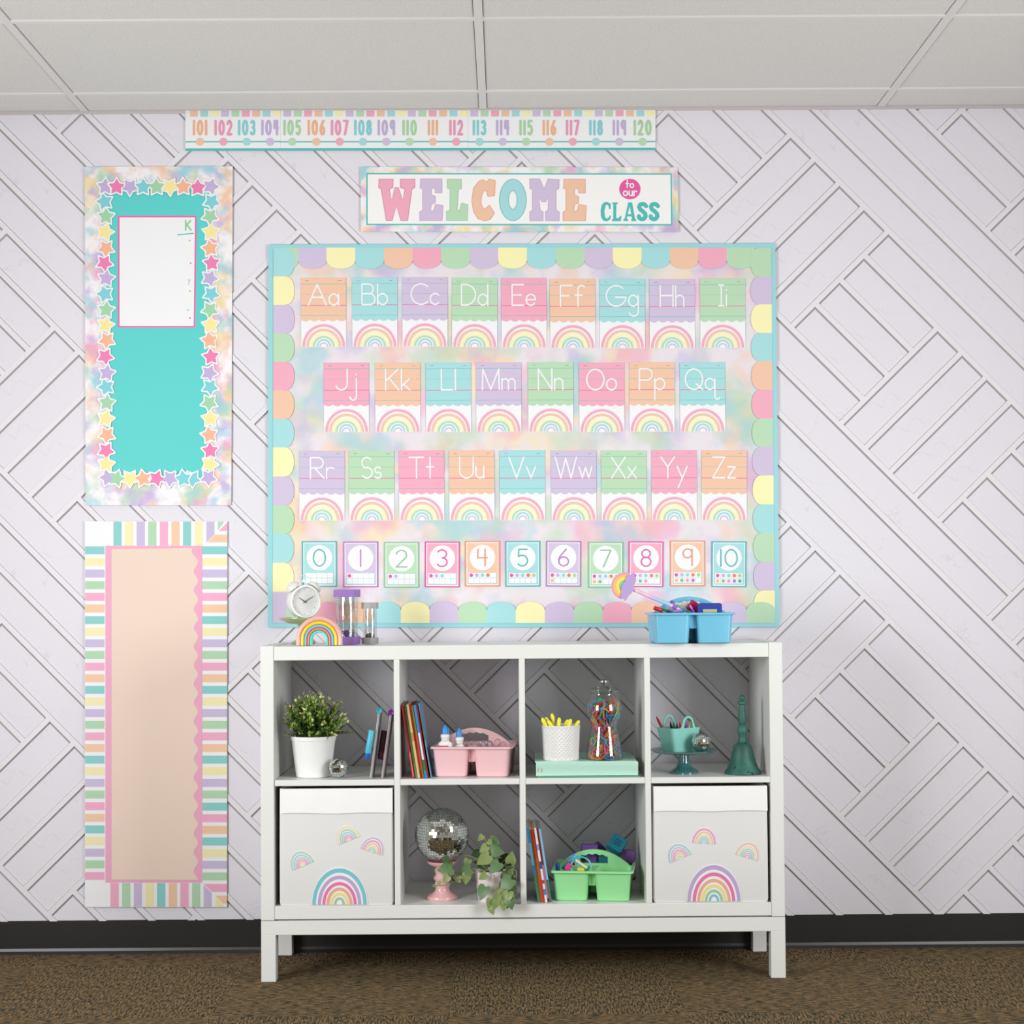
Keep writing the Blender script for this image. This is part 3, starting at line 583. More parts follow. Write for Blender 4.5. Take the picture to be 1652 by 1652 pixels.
for kx in range(22):
    v = 881.4+18.76*kx
    if v < 1290: S.flat('stripe', [rect(326.6, v, 366.3, v+12.8)], .0018, stc[ST[kx % 6]])
for kx, c in enumerate(['aqua', 'pink', 'orange', 'aqua', 'yellow', 'purple', 'green']): v = 1294.9+18.75*kx; S.flat('stripe', [rect(326.4, v, 366.2, v+12.8)], .0019, stc[c])
for kx in range(29): S.flat('stripe', [rect(137.3, 881.4+18.76*kx, 168.5, min(1424, 894.2+18.76*kx))], .0018, stc[ST[kx % 6]])
S.flat('stripe', [[(351.5, 841.5), (362, 841.5), (351.5, 855)]], .0018, stc['green']); S.flat('stripe', [[(366.3, 843.5), (366.3, 856.5), (352.5, 856.5)]], .0018, stc['pink'])
S.flat('stripe', [[(333, 841.5), (346, 841.5), (346, 862), (333, 875)]], .0018, stc['purple']); S.flat('stripe', [[(347, 862.5), (366.3, 862.5), (366.3, 875), (334.5, 875)]], .0018, stc['orange'])
for kx in range(8): S.flat('stripe', [rect(314-18.7*kx, 841.5, 327-18.7*kx, 880.3)], .0018, stc[ST[(1-kx) % 6]])
S.flat('stripe', [[(329, 1426), (366.2, 1426), (366.2, 1439), (342, 1439)]], .0018, stc['pink']); S.flat('stripe', [[(347.5, 1445), (366.2, 1445), (366.2, 1457.5), (360, 1457.5)]], .0018, stc['orange'])
S.flat('stripe', [[(328.6, 1427.5), (341.6, 1440.5), (341.6, 1463), (328.6, 1463)]], .0018, stc['purple']); S.flat('stripe', [[(347.3, 1446), (360, 1459), (360, 1463), (347.3, 1463)]], .0018, stc['yellow'])
for kx in range(8): S.flat('stripe', [rect(309.8-18.8*kx, 1424.5, 323-18.8*kx, 1463)], .0018, stc[ST[(3+kx) % 6]])
# ------------------------------------------------------------------ white cube shelving unit on a leg frame
HU, HW, YF, YB = .171, .7325, -.40, -.012
ZB, ZM, ZT = HU+.039, HU+.39, HU+.765
U = thing('shelving_unit', 'white cube shelving unit, four cubbies by two, on a white leg frame', 'shelf', (0, -.2, 0))
def pbox(name, par, x0, x1, y0, y1, z0, z1, bev=.0012, off=(0, .2, 0), mat=None):
    m = B(); m.box(x0+off[0], x1+off[0], y0+off[1], y1+off[1], z0+off[2], z1+off[2], bev); return m.build(name, mat or WHITE, par)
pbox('side_panel', U, -HW, -HW+.0375, YF, YB, HU, ZT+.001); pbox('side_panel', U, HW-.0375, HW, YF, YB, HU, ZT+.001)
pbox('top_panel', U, -HW+.038, HW-.038, YF+.0015, YB, ZT-.04, ZT-.0008); pbox('bottom_panel', U, -HW+.038, HW-.038, YF+.0015, YB, HU+.0025, ZB)
CX = []
x = -HW+.039
for k in range(4):
    CX.append((x, x+.335))
    pbox('shelf', U, x+.0003, x+.3347, YF+.002, YB, ZM-.0165, ZM)
    x += .335
    if k < 3: pbox('divider', U, x, x+.0165, YF+.001, YB, ZB, ZT-.04); x += .0165
bf = B(); bf.box(-HW, HW, YF+.2, YF+.24, HU-.041, HU-.0015, .001); bf.box(-HW, HW, YB+.158, YB+.198, HU-.041, HU-.0015, .001)
bf.box(-HW, -HW+.041, YF+.24, YB+.158, HU-.041, HU-.0015, .001); bf.box(HW-.041, HW, YF+.24, YB+.158, HU-.041, HU-.0015, .001)
bf = bf.build('base_frame', WHITE, U)
for sx in (-1, 1):
    for y0 in (YF, YB-.042):
        xa = sx*HW; xb = sx*(HW-.041); pbox('leg', bf, min(xa, xb), max(xa, xb), y0, y0+.041, 0, HU-.041)
# ------------------------------------------------------------------ fabric bins with rainbow stickers
S6 = [(1, .87, 1, .88), (.8, .68, .8, .7), (.63, .52, .62, .53), (.48, .37, .47, .38), (.34, .25, .33, .25), (.2, .11, .2, .13)]
def fbin(label, x0, x1, z0, z1, zf, yf, stickers, big):
    o = thing('storage_bin', label, 'storage bin', ((x0+x1)/2, (yf+YB)/2, z0), (0, 0, 0), 'fabric bins in the lower cubbies')
    cx, cy = o.location.x, o.location.y; W, D, H_ = (x1-x0)/2, (YB-yf)/2, z1-z0
    m = B(); r = .008
    def lp(w, d, z, sag=0.): return [(x, y, z) for x, y in rrect(-w, w, -d, d, r)]
    m.loft([lp(W-.002, D-.002, 0), lp(W, D, .01), lp(W, D, H_*.5), lp(W-.001, D, H_), lp(W-.005, D-.004, H_), lp(W-.005, D-.004, .006)], True, True); m.build('body', FABRIC, o, True)
    m = B(); n = 30; h = zf-z0
    top, bot, tb = [], [], []
    for k in range(n+1):
        x = -W+.003+(2*W-.004)*k/n; wv = .0016*math.sin(k*.7)+.001*math.sin(k*1.9)
        top.append((x, -D-.0015, H_-.0005)); tb.append((x, -D-.004+wv*.6, (H_+h)/2)); bot.append((x, -D-.0055+wv*.4, h+.0012*math.sin(k*.33)))
    inn = [(p[0], -D+.0005, p[2]+.002) for p in bot]; itop = [(p[0], -D+.0005, p[2]) for p in top]
    m.loft([itop, top, tb, bot, inn], False, False, False); m.build('cuff', CUFF, o, True)
    yS = yf-.0006
    def sticker(u, v, rx, ry, ang, cols, soft=0.):
        c = PY(u, v, yS); px = (PY(u+1, v, yS)-c).length; ca, sa = math.cos(ang), math.sin(ang)
        M = lambda x, y: (c.x-cx+(x*rx*ca-y*ry*sa)*px, c.z-z0+(x*rx*sa+y*ry*ca)*px)
        m = B(); P = [M(1.035*math.cos(PI*k/24), 1.035*math.sin(PI*k/24)) for k in range(25)]; yy = yS-cy
        m.prism([(p[0], yy, p[1]) for p in P], (0, -.0006, 0)); s = m.build('sticker', paint('sticker_white', (248, 246, 248)), o)
        for col, (ro, ri, ho, hi) in zip(cols, S6):
            m = B(); a = []; b_ = []
            for k in range(25):
                t = PI*k/24; p = M(ro*math.cos(t), ho*math.sin(t)); q = M(ri*math.cos(t), hi*math.sin(t)); a.append((p[0], yy-.0009, p[1])); b_.append((q[0], yy-.0009, q[1]))
            m.loft([a, b_], False, False, False); m.build('band', paint('sticker_%s_%d' % (col, soft*10), tuple(int(q*.96*(1-soft)+240*soft) for q in SD[col])), s)
    for u, v, ang, first in stickers:
        i = RB.index(first); sticker(u, v, 18.6, 24.3, math.radians(ang), [RB[(i+k) % 6] for k in range(6)], .35)
    u, v, rx, ry, first = big; i = RB.index(first); sticker(u, v, rx, ry, 0, [RB[(i+k) % 6] for k in range(6)])
yb = -.394
def zy(v, y=yb, u=545): return PY(u, v, y).z
fbin('pale grey fabric bin with aqua-edged big rainbow, below the potted shrub', PY(450.6, 1380, yb).x, PY(634.4, 1380, yb).x, ZB+.0005, zy(1272), zy(1311.5), yb,
     [(488.9, 1397.3, 22, 'green'), (563.4, 1356.3, 22, 'yellow'), (599.3, 1374.6, -18, 'purple')], (547.8, 1459, 44, 58, 'aqua'))
fbin('pale grey fabric bin with lavender-edged big rainbow, below the teal bell', PY(1053.6, 1380, yb).x, PY(1239.3, 1380, yb).x, ZB+.0005, zy(1268, yb, 1150), zy(1308, yb, 1150), yb,
     [(1097.8, 1385.2, 22, 'aqua'), (1135.5, 1360.7, -4, 'pink'), (1204.6, 1383.5, -17, 'orange')], (1151.8, 1454, 43, 58, 'purple'))
# ------------------------------------------------------------------ generic makers
def caddy(label, loc, rz, mat, W=.232, D=.225, h=.086, top=.131):
    o = thing('storage_caddy', label, 'caddy', loc, (0, 0, rz), 'plastic caddies with carrying handles')
    def cup(x0, x1, y0, y1, t=.0022, tp=.006, r=.012):
        m = B(); q = tp
        def lp(e, z): return [(x, y, z) for x, y in rrect(x0+e, x1-e, y0+e, y1-e, max(r-e*.4, .003))]
        m.loft([lp(q+.003, 0), lp(q, .003), lp(0, h-.003), lp(t, h-.003), lp(q+t, .003)]); m.build('compartment', mat, o, True)
    x2, y2 = W/2-.006, D/2-.006
    cup(-x2, -.0085, -y2, -.006); cup(.0085, x2, -y2, -.006); cup(-x2, x2, .006, y2)
    m = B(); lp = lambda e, z, r=.014: [(x, y, z) for x, y in rrect(-W/2+e, W/2-e, -D/2+e, D/2-e, r)]
    m.loft([lp(.004, h-.007), lp(-.002, h-.006), lp(0, h-.001), lp(.003, h), lp(.0075, h-.001), lp(.0085, h-.004)], False, False); m.build('rim', mat, o, True)
    m = B(); m.box(-W/2+.006, W/2-.006, -.0065, .0065, h-.003, h-.0005); m.box(-.009, .009, -D/2+.006, -.006, h-.003, h-.0005); m.build('deck', mat, o)
    m = B(); m.box(-.0095, .0095, -D/2+.028, -D/2+.031, h*.48, h-.003); m.build('web', mat, o)
    m = B(); m.box(-.0095, .0095, -.009, -.0065, .01, h-.003); m.build('web', mat, o)
    zo = lambda x: h+(top-h)*(1-(abs(x)/.103)**2.05)
    y0, th = -.0045, .009; n = 12
    m = B()
    for sx in (-1, 1):
        m.prism([(sx*(.103-(.103-.040)*k/n), y0, zo(.103-(.103-.040)*k/n)) for k in range(n+1)]+[(sx*.040, y0, h-.003), (sx*.103, y0, h-.003)], (0, th, 0))
    P = [(-.0402+.0804*k/16, y0, zo(-.0402+.0804*k/16)) for k in range(17)]
    Q = [(.0402-.0804*k/24, y0, zo(.0402-.0804*k/24)-.0135-.0016*math.sin(k*PI/3)) for k in range(25)]
    m.prism(P+Q, (0, th, 0)); m.box(-.0402, .0402, y0, y0+th, h-.003, h+.0055); m.build('handle', mat, o)
    return o
def loc_of(o, x, y, z): return o.location+Matrix.Rotation(o.rotation_euler.z, 3, 'Z') @ Vector((x, y, z))
def mirror_ball(label, c, r, s, group='mirror balls', jt=.09):
    o = thing('mirror_ball', label, 'disco ball', (c[0], c[1], c[2]-r), (0, 0, 0), group)
    m = B(); m.sphere((0, 0, r), r*.975, 24, 16); m.build('core', MCORE, o, True)
    m = B(); rr = random.Random(int(r*1e5)); n = int(PI*r/s)
    for i in range(n):
        ph = -PI/2+PI*(i+.5)/n; k = max(4, int(round(2*PI*r*math.cos(ph)/s))); dl = PI*r/n*.44; off = rr.random()
        for j in range(k):
            a = 2*PI*(j+off)/k; nv = Vector((math.cos(ph)*math.cos(a), math.cos(ph)*math.sin(a), math.sin(ph)))
            t = Vector((-math.sin(a), math.cos(a), 0)); b_ = nv.cross(t); nn = (nv+t*rr.uniform(-jt, jt)+b_*rr.uniform(-jt, jt)).normalized()
            t = (t-nn*t.dot(nn)).normalized(); b_ = nn.cross(t); p = Vector((0, 0, r))+nv*r*.992; hw = PI*r*math.cos(ph)/k*.88
            V = [p+t*sx*hw+b_*sy*dl for sx, sy in ((-1, -1), (1, -1), (1, 1), (-1, 1))]; m.poly(V)
    m.build('mirror_tiles', MIRROR, o, False, 'stuff'); return o
def book(label, x, y, z, w, h, d, lean, cover, spine=None, group=None, pages=(232, 226, 214)):
    o = thing('book', label, 'book', (x, y, z), (0, lean, 0), group)
    mt = paint('cover_%d_%d_%d' % cover, cover, rough=.35); t = .0006
    m = B(); m.box(0, w, 0, .0008, 0, h); m.box(0, t, .0008, d, 0, h); m.box(w-t, w, .0008, d, 0, h); m.build('cover', mt, o)
    m = B(); m.box(t, w-t, .0008, d-.002, .0015, h-.0015); m.build('pages', paint('pages', pages, rough=.8), o)
    for z0, z1, c in (spine or []):
        m = B(); m.box(.0003, w-.0003, -.0004, .0, z0*h, z1*h); m.build('spine_print', paint('cover_%d_%d_%d' % c, c, rough=.35), o)
    return o
# ------------------------------------------------------------------ on top of the unit
st = PZ(489, 1038.5, ZT); st = Vector((PY(489, 1000, -.15).x, -.15, ZT))
GST = paint('sage_green_ceramic', (168, 180, 128), rough=.25, spec=.5, coat=.4)
o = thing('cake_stand', 'small sage green pedestal stand holding the alarm clock', 'cake stand', st)
px = 1/545
hz = .072
m = B(); m.lathe([(.034, 0), (.036, .003), (.028, .008), (.013, .018), (.010, .03), (.012, .045), (.02, hz-.012)], 32); m.build('foot', GST, o, True)
m = B(); m.lathe([(.02, hz-.014), (.045, hz-.012), (.066, hz-.002), (.0715, hz+.003), (.0715, hz+.0055), (.067, hz+.0055), (.06, hz+.0005), (.0, hz)], 40); m.build('plate', GST, o, True)
# alarm clock
CW = paint('clock_white', (240, 240, 236), rough=.3, spec=.5, coat=.3)
co = thing('alarm_clock', 'white twin-bell alarm clock with grey hands on the green stand', 'alarm clock', (PY(489.5, 973, -.15).x, -.15, ZT+hz+.002), (0, 0, .5))
R_, zc = .0495, .0505
def ylathe(m, prof, seg=40): m.loft([[(r*math.cos(2*PI*i/seg), y, zc+r*math.sin(2*PI*i/seg)) for i in range(seg)] for r, y in prof])
m = B(); ylathe(m, [(.03, .024), (R_-.006, .022), (R_-.001, .014), (R_, 0), (R_, -.018), (R_-.002, -.0205), (R_-.0055, -.0205), (R_-.0065, -.018), (R_-.0065, -.010), (.002, -.010)]); m.build('case', CW, co, True)
m = B(); ylathe(m, [(R_-.0068, -.0102), (R_-.0068, -.0108), (.001, -.0108)]); face = m.build('face', paint('clock_face', (246, 246, 246)), co)
HG = paint('clock_hand', (96, 100, 104))
for ang, ln, wd in ((122, .022, .0026), (56, .03, .002)):
    a = math.radians(ang); d = Vector((math.cos(a), 0, math.sin(a))); n_ = Vector((-d.z, 0, d.x)); c0 = Vector((0, -.0118, zc))
    a = math.radians({122: 148, 56: 30}[ang]); d = Vector((math.cos(a), 0, math.sin(a))); n_ = Vector((-d.z, 0, d.x))
    m = B(); m.prism([c0-d*.006+n_*wd*.5, c0-d*.006-n_*wd*.5, c0+d*ln-n_*wd*.3, c0+d*ln+n_*wd*.3], (0, -.0006, 0)); m.build('hand', HG, co)
m = B(); m.loft([[(.0028*math.cos(k*PI/6), y, zc+.0028*math.sin(k*PI/6)) for k in range(12)] for y in (-.0115, -.0132)]); m.build('hub', HG, co)
for k in range(12):
    a = PI/2-k*PI/6; m = B(); p = Vector((.0355*math.cos(a), -.0112, zc+.0355*math.sin(a))); m.box(p.x-.0012, p.x+.0012, -.0112, -.0109, p.z-.002, p.z+.002); m.build('hour_mark', paint('clock_mark', (206, 208, 206)), co)
for sx in (-1, 1):
    d = Vector((sx*.62, 0, .78)); m = B(); base = Vector((0, 0, zc))+d*(R_+.003)
    rot = d.to_track_quat('Z', 'Y').to_matrix(); loops = []
    for r, z in ((.0225, 0), (.0225, .003), (.0195, .009), (.013, .0135), (.004, .0155), (.0035, .019), (.0001, .019)):
        loops.append([base+rot @ Vector((r*math.cos(2*PI*i/24), r*math.sin(2*PI*i/24), z)) for i in range(24)])
    m.loft(loops); m.build('bell', CW, co, True)
    m = B(); m.tube([Vector((0, 0, zc))+d*(R_-.004), base+d*.004], .003, 8); m.build('bell_post', STEEL, co)
m = B(); m.tube([(-.026, 0, zc+.052)]+[(.024*math.cos(t), 0, zc+.056+.021*math.sin(t)) for t in [PI-PI*k/12 for k in range(13)]]+[(.026, 0, zc+.052)], .0014, 8); m.build('carry_handle', CW, co, True)
m = B(); m.tube([(0, 0, zc+R_-.002), (0, 0, zc+R_+.012)], .0014, 6); m.box(-.004, .004, -.002, .002, zc+R_+.009, zc+R_+.014); m.build('hammer', STEEL, co)
for sx in (-1, 1):
    m = B(); m.tube([(sx*.02, -.006, zc-R_+.006), (sx*.027, -.008, 0)], [.003, .0022], 8); m.build('foot', CW, co)
# rainbow ornament
RC = [('rainbow_pink', (244, 184, 178)), ('rainbow_yellow', (255, 220, 52)), ('rainbow_blue', (150, 200, 236)), ('rainbow_coral', (252, 146, 128)), ('rainbow_teal', (104, 244, 222))]
p = PZ(514.5, 1041.5, ZT); o = thing('rainbow_ornament', 'chunky glossy rainbow arch ornament standing in front of the clock', 'ornament', (p.x, p.y+.014, ZT+.0005))
k_ = 1/2682*(5.07+p.y+.0)  # metres per pixel at this distance
rad = [37.5, 30, 24, 19.4, 15, 11]; mn = rad
for k in range(5):
    ro, ri = rad[k]*k_, rad[k+1]*k_; hs = 47*k_-rad[0]*k_; rm, rt = (ro+ri)/2, (ro-ri)/2*1.06; m = B(); pts = [(-rm, 0, 0)]+[(rm*math.cos(t), 0, hs+rm*math.sin(t)) for t in [PI-PI*q/28 for q in range(29)]]+[(rm, 0, 0)]
    loops = []; n = len(pts)
    for i, pnt in enumerate(pts):
        rd = Vector((pnt[0], 0, max(pnt[2]-hs, 0))).normalized() if i not in (0, n-1) else Vector((math.copysign(1, pnt[0]), 0, 0)); c = Vector(pnt)
        loops.append([c+rd*rt*math.cos(2*PI*q/14)+Vector((0, 1, 0))*.0145*math.copysign(abs(math.sin(2*PI*q/14))**.6, math.sin(2*PI*q/14)) for q in range(14)])
    m.loft(loops); m.build('arch_band', paint(*RC[k], rough=.22, spec=.5, coat=.3), o, True)
# sand timers
def timer(label, u, vb, vt, hw_px, mat, sand, ncap, y, capf):
    p = PY(u, vb, y); s = (5.07+y)/2682; H_ = (vb-vt)*s; r = hw_px*s; o = thing('sand_timer', label, 'sand timer', (p.x, y, ZT+.0005), (0, 0, .12), 'sand timers')
    ch = H_*capf; cap = lambda z0, z1: [[(r*math.cos(2*PI*i/ncap), r*math.sin(2*PI*i/ncap), z) for i in range(ncap)] for z in (z0, z1)]
    m = B(); m.loft(cap(0, ch)); m.build('base', mat, o); m = B(); m.loft(cap(H_-ch, H_)); m.build('cap', mat, o)
    rt = r*.80; m = B(); m.lathe([(rt, ch), (rt, H_-ch)], 28, cap0=False, cap1=False); m.build('tube', SPLAST, o, True)
    m = B(); rb = rt*.72; q = H_-2*ch; m.lathe([(rb, ch), (rb, ch+q*.28), (rb*.55, ch+q*.41), (rb*.13, ch+q*.5), (rb*.55, ch+q*.59), (rb, ch+q*.72), (rb, H_-ch)], 24, cap0=False, cap1=False); m.build('bulb', GLASS, o, True)
    m = B(); m.lathe([(rb*.94, ch+.0003), (rb*.94, ch+q*.10), (rb*.5, ch+q*.14), (.0001, ch+q*.17)], 20); m.build('sand', sand, o, True)
    return o
PUR = paint('purple_plastic', (160, 122, 200), rough=.3, spec=.5)
timer('tall purple-capped sand timer beside the rainbow ornament', 560, 1038.8, 950.8, 21.6, PUR, paint('purple_sand', (110, 60, 140)), 6, -.24, .14)
timer('small clear-capped sand timer right of the purple one', 597, 1037.6, 971, 13.8, clear('smoky_plastic', (205, 206, 206), .03, .45, .4, (176, 178, 178)), paint('brown_sand', (96, 70, 66)), 8, -.22, .15)
# ------------------------------------------------------------------ caddies
def S_on(u, v, z): return PZ(u, v, z)
BLUEP = paint('sky_blue_plastic', (120, 200, 232), rough=.28, spec=.5); PINKP = paint('pink_plastic', (243, 199, 203), rough=.3, spec=.5); GREENP = paint('mint_green_plastic', (158, 232, 162), rough=.28, spec=.5)
p = PZ(1119, 1038.4, ZT); bc = caddy('sky blue plastic caddy of markers on top of the unit', (p.x, p.y+.108, ZT+.0005), 0.02, BLUEP)
p = PZ(757.5, 1254.6, ZM); pc = caddy('pale pink plastic caddy with glue bottles beside the upper books', (p.x+.0135, p.y+.113, ZM+.0005), -.09, PINKP)
p = PZ(954.5, 1455.6, ZB); gc = caddy('mint green plastic caddy of erasers beside the lower books', (p.x+.0135, p.y+.113, ZB+.0005), -.12, GREENP)
# ------------------------------------------------------------------ caddy contents
def orient(d, up=(0, 0, 1)): return Vector(d).to_track_quat('Z', 'Y').to_euler()
def marker(label, a, b_, r, body, capc, frac=.62, group=None, name='marker', tip=None):
    # from a (cap end) to b_
    a, b_ = Vector(a), Vector(b_); d = b_-a; L = d.length; e = orient(d); o = thing(name, label, name.replace('_', ' '), a, (e.x, e.y, e.z), group)
    m = B(); m.lathe([(r*.86, 0), (r, .002), (r, L*(1-frac)-.001), (r*.95, L*(1-frac))], 12); m.build('cap', paint('pl_%d_%d_%d' % capc, capc, rough=.35), o, True)
    m = B(); m.lathe([(r*.88, L*(1-frac)), (r*.88, L-.004), (r*.7, L)], 12); m.build('barrel', paint('pl_%d_%d_%d' % body, body, rough=.35), o, True)
    if tip: m = B(); m.lathe([(r*.45, L), (r*.3, L+.006), (.0003, L+.009)], 10); m.build('nib', paint('pl_%d_%d_%d' % tip, tip), o, True)
    return o
def block(label, c, size, rot, rgb, name='eraser', felt=None, print_=False, group=None):
    o = thing(name, label, name.replace('_', ' '), c, rot, group); x, y, z = (q/2 for q in size)
    m = B(); m.box(-x, x, -y, y, -z if not felt else -z*.2, z, .0022); m.build('body', paint('foam_%d_%d_%d' % rgb, rgb, rough=.6), o)
    if felt: m = B(); m.box(-x*.97, x*.97, -y*.97, y*.97, -z, -z*.2); m.build('felt', paint('felt_%d_%d_%d' % felt, felt, rough=.95), o)
    if print_:
        for r_ in (-.35, 0, .35): m = B(); m.box(-x*.5, x*.5, y*r_-y*.1, y*r_+y*.1, z, z+.0003); m.build('print_line', paint('foam_print', (26, 96, 120)), o)
    return o
# blue caddy
zb = bc.location.z
W_ = lambda u, v, y: PY(u, v, y)
yfr = bc.location.y-.075; yfc = bc.location.y-.035; ybk = bc.location.y+.045
# rainbow-topped pen leaning out to the left
o = thing('novelty_pen', 'pastel pen with rainbow and purple cloud topper leaning from blue caddy', 'pen', W_(1086, 978, yfr+.01))
pl = o.location
def lp_(u, v, dy=0.): q = W_(u, v, yfr+.01+dy)-pl; return q
m = B(); m.tube([lp_(1105, 989.5), lp_(1086, 978), lp_(1053, 964.5), lp_(1019, 949.5)], .0056, 10)
PEN, pt_ = tex('pastel_swirl', (220, 210, 235), rough=.35); pn = pt_.noise(pt_.coord(), 26, 1)
pt_.l(pt_.ramp(pn.outputs['Fac'], [(.36, lin((150, 210, 235))), (.46, lin((205, 190, 235))), (.54, lin((245, 190, 210))), (.64, lin((240, 220, 235)))]), pt_.b.inputs['Base Color'])
m.build('barrel', PEN, o, True)
m = B(); m.tube([lp_(1092, 981.5), lp_(1085, 977.5)], .0066, 10); m.build('collar', paint('pl_purple', (150, 110, 200), rough=.35), o, True)
ax = math.radians(-64); pxm = (W_(1001, 945, yfr)-W_(1000, 945, yfr)).length; rc = lp_(1008, 945.5)
for k, (r0, r1, c) in enumerate([(22, 18.5, (236, 160, 190)), (18.5, 14, (250, 200, 110)), (14, 10, (250, 228, 120)), (10, 6, (150, 214, 130)), (6, .5, (140, 210, 225))]):
    m = B(); A_ = math.radians(68); P = []
    for s_, rr in ((1, r0), (-1, r1)):
        for q in range(17):
            t = (q/16 if s_ == 1 else 1-q/16)*PI; x, y = rr*math.cos(t), rr*1.0*math.sin(t)
            P.append((rc.x+(x*math.cos(A_)-y*math.sin(A_))*pxm, 0, rc.z+(x*math.sin(A_)+y*math.cos(A_))*pxm))
    m.prism([(q[0], -.006, q[2]) for q in P], (0, .007, 0)); m.build('rainbow_band', paint('topper_%d' % k, c, rough=.4), o)
m = B(); P = []
for q in range(40):
    t = 2*PI*q/40; R1 = 1+.10*math.cos(7*t); x, y = 23*R1*math.cos(t), 9.0*R1*math.sin(t); P.append((rc.x+(5+x*math.cos(A_)-y*math.sin(A_))*pxm, -.010, rc.z+(-1+x*math.sin(A_)+y*math.cos(A_))*pxm))
m.prism(P, (0, .008, 0)); m.build('cloud', paint('topper_cloud', (190, 165, 220), rough=.4), o)
marker('red marker cap lying at left end of blue caddy', W_(1055, 980.5, yfr), W_(1078, 988, yfr+.01), .0062, (205, 210, 205), (205, 30, 45), .4, 'markers in the blue caddy')
marker('purple-capped clear marker standing in blue caddy', W_(1085, 969, yfc), W_(1083, 1005, yfc), .0060, (206, 204, 206), (140, 100, 190), .72, 'markers in the blue caddy')
marker('lilac marker lying across front of blue caddy', W_(1106, 984.5, yfr), W_(1087, 986.5, yfr+.004), .0048, (168, 130, 215), (30, 130, 190), .75, 'markers in the blue caddy')
marker('pale green marker slanting inside blue caddy', W_(1091, 976, yfc+.01), W_(1115, 988, yfc), .0048, (196, 220, 190), (170, 205, 175), .7, 'markers in the blue caddy')
marker('thin purple pen poking up beside navy eraser', W_(1113, 976.5, yfr), W_(1121, 990, yfr), .0028, (150, 90, 190), (190, 150, 225), .6, 'markers in the blue caddy')
marker('dull violet marker lying behind the red cap', W_(1067, 984.5, yfc), W_(1084, 983, yfc), .0042, (190, 190, 196), (165, 140, 200), .6, 'markers in the blue caddy')
marker('deep blue marker lying low in blue caddy beside the red cap', W_(1069, 983, yfr), W_(1085, 989, yfr), .0034, (30, 60, 120), (40, 120, 80), .6, 'markers in the blue caddy')
block('crimson cloth eraser tilted inside blue caddy', W_(1119, 978.5, bc.location.y-.03), (.03, .014, .03), (.2, .5, .3), (180, 20, 75))
block('white eraser block beside crimson eraser in blue caddy', W_(1105, 975.5, bc.location.y-.02), (.018, .012, .018), (.3, .5, .2), (238, 234, 230))
o = thing('eraser', 'navy blue arched board eraser with pale felt in blue caddy', 'eraser', W_(1144.5, 986, yfr)); e0 = o.location
m = B(); hw_, ht_ = 19.3*pxm, 13.2*pxm
m.prism([(-hw_, -.014, -.03), (-hw_, -.014, ht_*.8), (-hw_*.85, -.014, ht_), (hw_*.85, -.014, ht_), (hw_, -.014, ht_*.8), (hw_, -.014, -.03)], (0, .028, 0)); m.build('body', paint('navy_plastic', (46, 66, 160), rough=.35), o)
m = B(); m.box(-hw_*.58, hw_*.58, -.0146, -.0142, -.012, ht_*.24); m.build('felt', paint('pale_felt', (190, 186, 140), rough=.9), o)
# pink caddy: glue bottles and scissors
def glue(label, u, v, y, s=1., wide=.034):
    base = pc.location.z+.004; p = W_(u, v, y); H_ = p.z-base
    o = thing('glue_bottle', label, 'glue bottle', (p.x, y, base), (0, 0, -.1), 'glue bottles in the pink caddy'); w2, d2 = wide/2, .011
    m = B(); lp = lambda k, z: [(x, y_, z) for x, y_ in rrect(-w2*k, w2*k, -d2*k, d2*k, .008*k)]
    m.loft([lp(.95, 0), lp(1, .003), lp(1, H_-.055), lp(.92, H_-.050), lp(.6, H_-.046), lp(.5, H_-.044)]); m.build('body', paint('glue_white', (240, 240, 238), rough=.35), o, True)
    m = B(); m.box(-w2*.9, w2*.55, -d2-.0006, -d2+.001, H_-.085, H_-.0575); m.build('label_band', paint('glue_red', (214, 60, 70)), o)
    m = B(); m.lathe([(.010, H_-.046), (.0115, H_-.044), (.0115, H_-.036), (.0133, H_-.035), (.0133, H_-.027), (.0118, H_-.026)], 20); m.build('collar', paint('glue_white', (240, 240, 238)), o, True)
    m = B(); m.lathe([(.0086, H_-.0265), (.0084, H_-.013), (.0055, H_-.005), (.002, H_)], 16)
    if wide > .04: m.box(.004, .0112, -.0025, .0025, H_-.0265, H_-.009, .0008)
    m.build('cap', paint('glue_blue', (58, 146, 224), rough=.35), o, True)
yg = pc.location.y-.06
glue('wide white glue bottle with blue cap at left of pink caddy', 718, 1169.6, yg-.006, wide=.041); glue('narrower white glue bottle with blue cap in pink caddy', 740.5, 1174.3, yg+.016, wide=.03)
for k, (u, v, rot) in enumerate([(766, 1201, .2), (785, 1200.5, -.2), (807, 1198.5, .5)]):
    lab = ['grey-handled scissors nearest the glue bottles in pink caddy', 'grey-handled scissors in middle of pink caddy', 'pale pink-handled scissors at right of pink caddy'][k]
    o = thing('scissors', lab, 'scissors', W_(u, v, yg+.01), (0, rot, .2), 'scissors in the pink caddy'); hm = paint('scissor_grip_%d' % k, [(150, 140, 142), (120, 128, 150), (214, 160, 168)][k], rough=.4)
    for sx in (-1, 1):
        m = B(); m.tube([(sx*.009+.0075*math.cos(t), 0, -.004+.011*math.sin(t)) for t in [2*PI*q/16 for q in range(16)]], .0018, 8, True); m.build('handle', hm, o, True)
        m = B(); m.prism([(sx*.004, sx*.0008, -.014), (sx*.009, sx*.0008, -.014), (-sx*.003, sx*.0008, -.058), (-sx*.004, sx*.0008, -.058)], (0, .001, 0)); m.build('blade', STEEL, o)
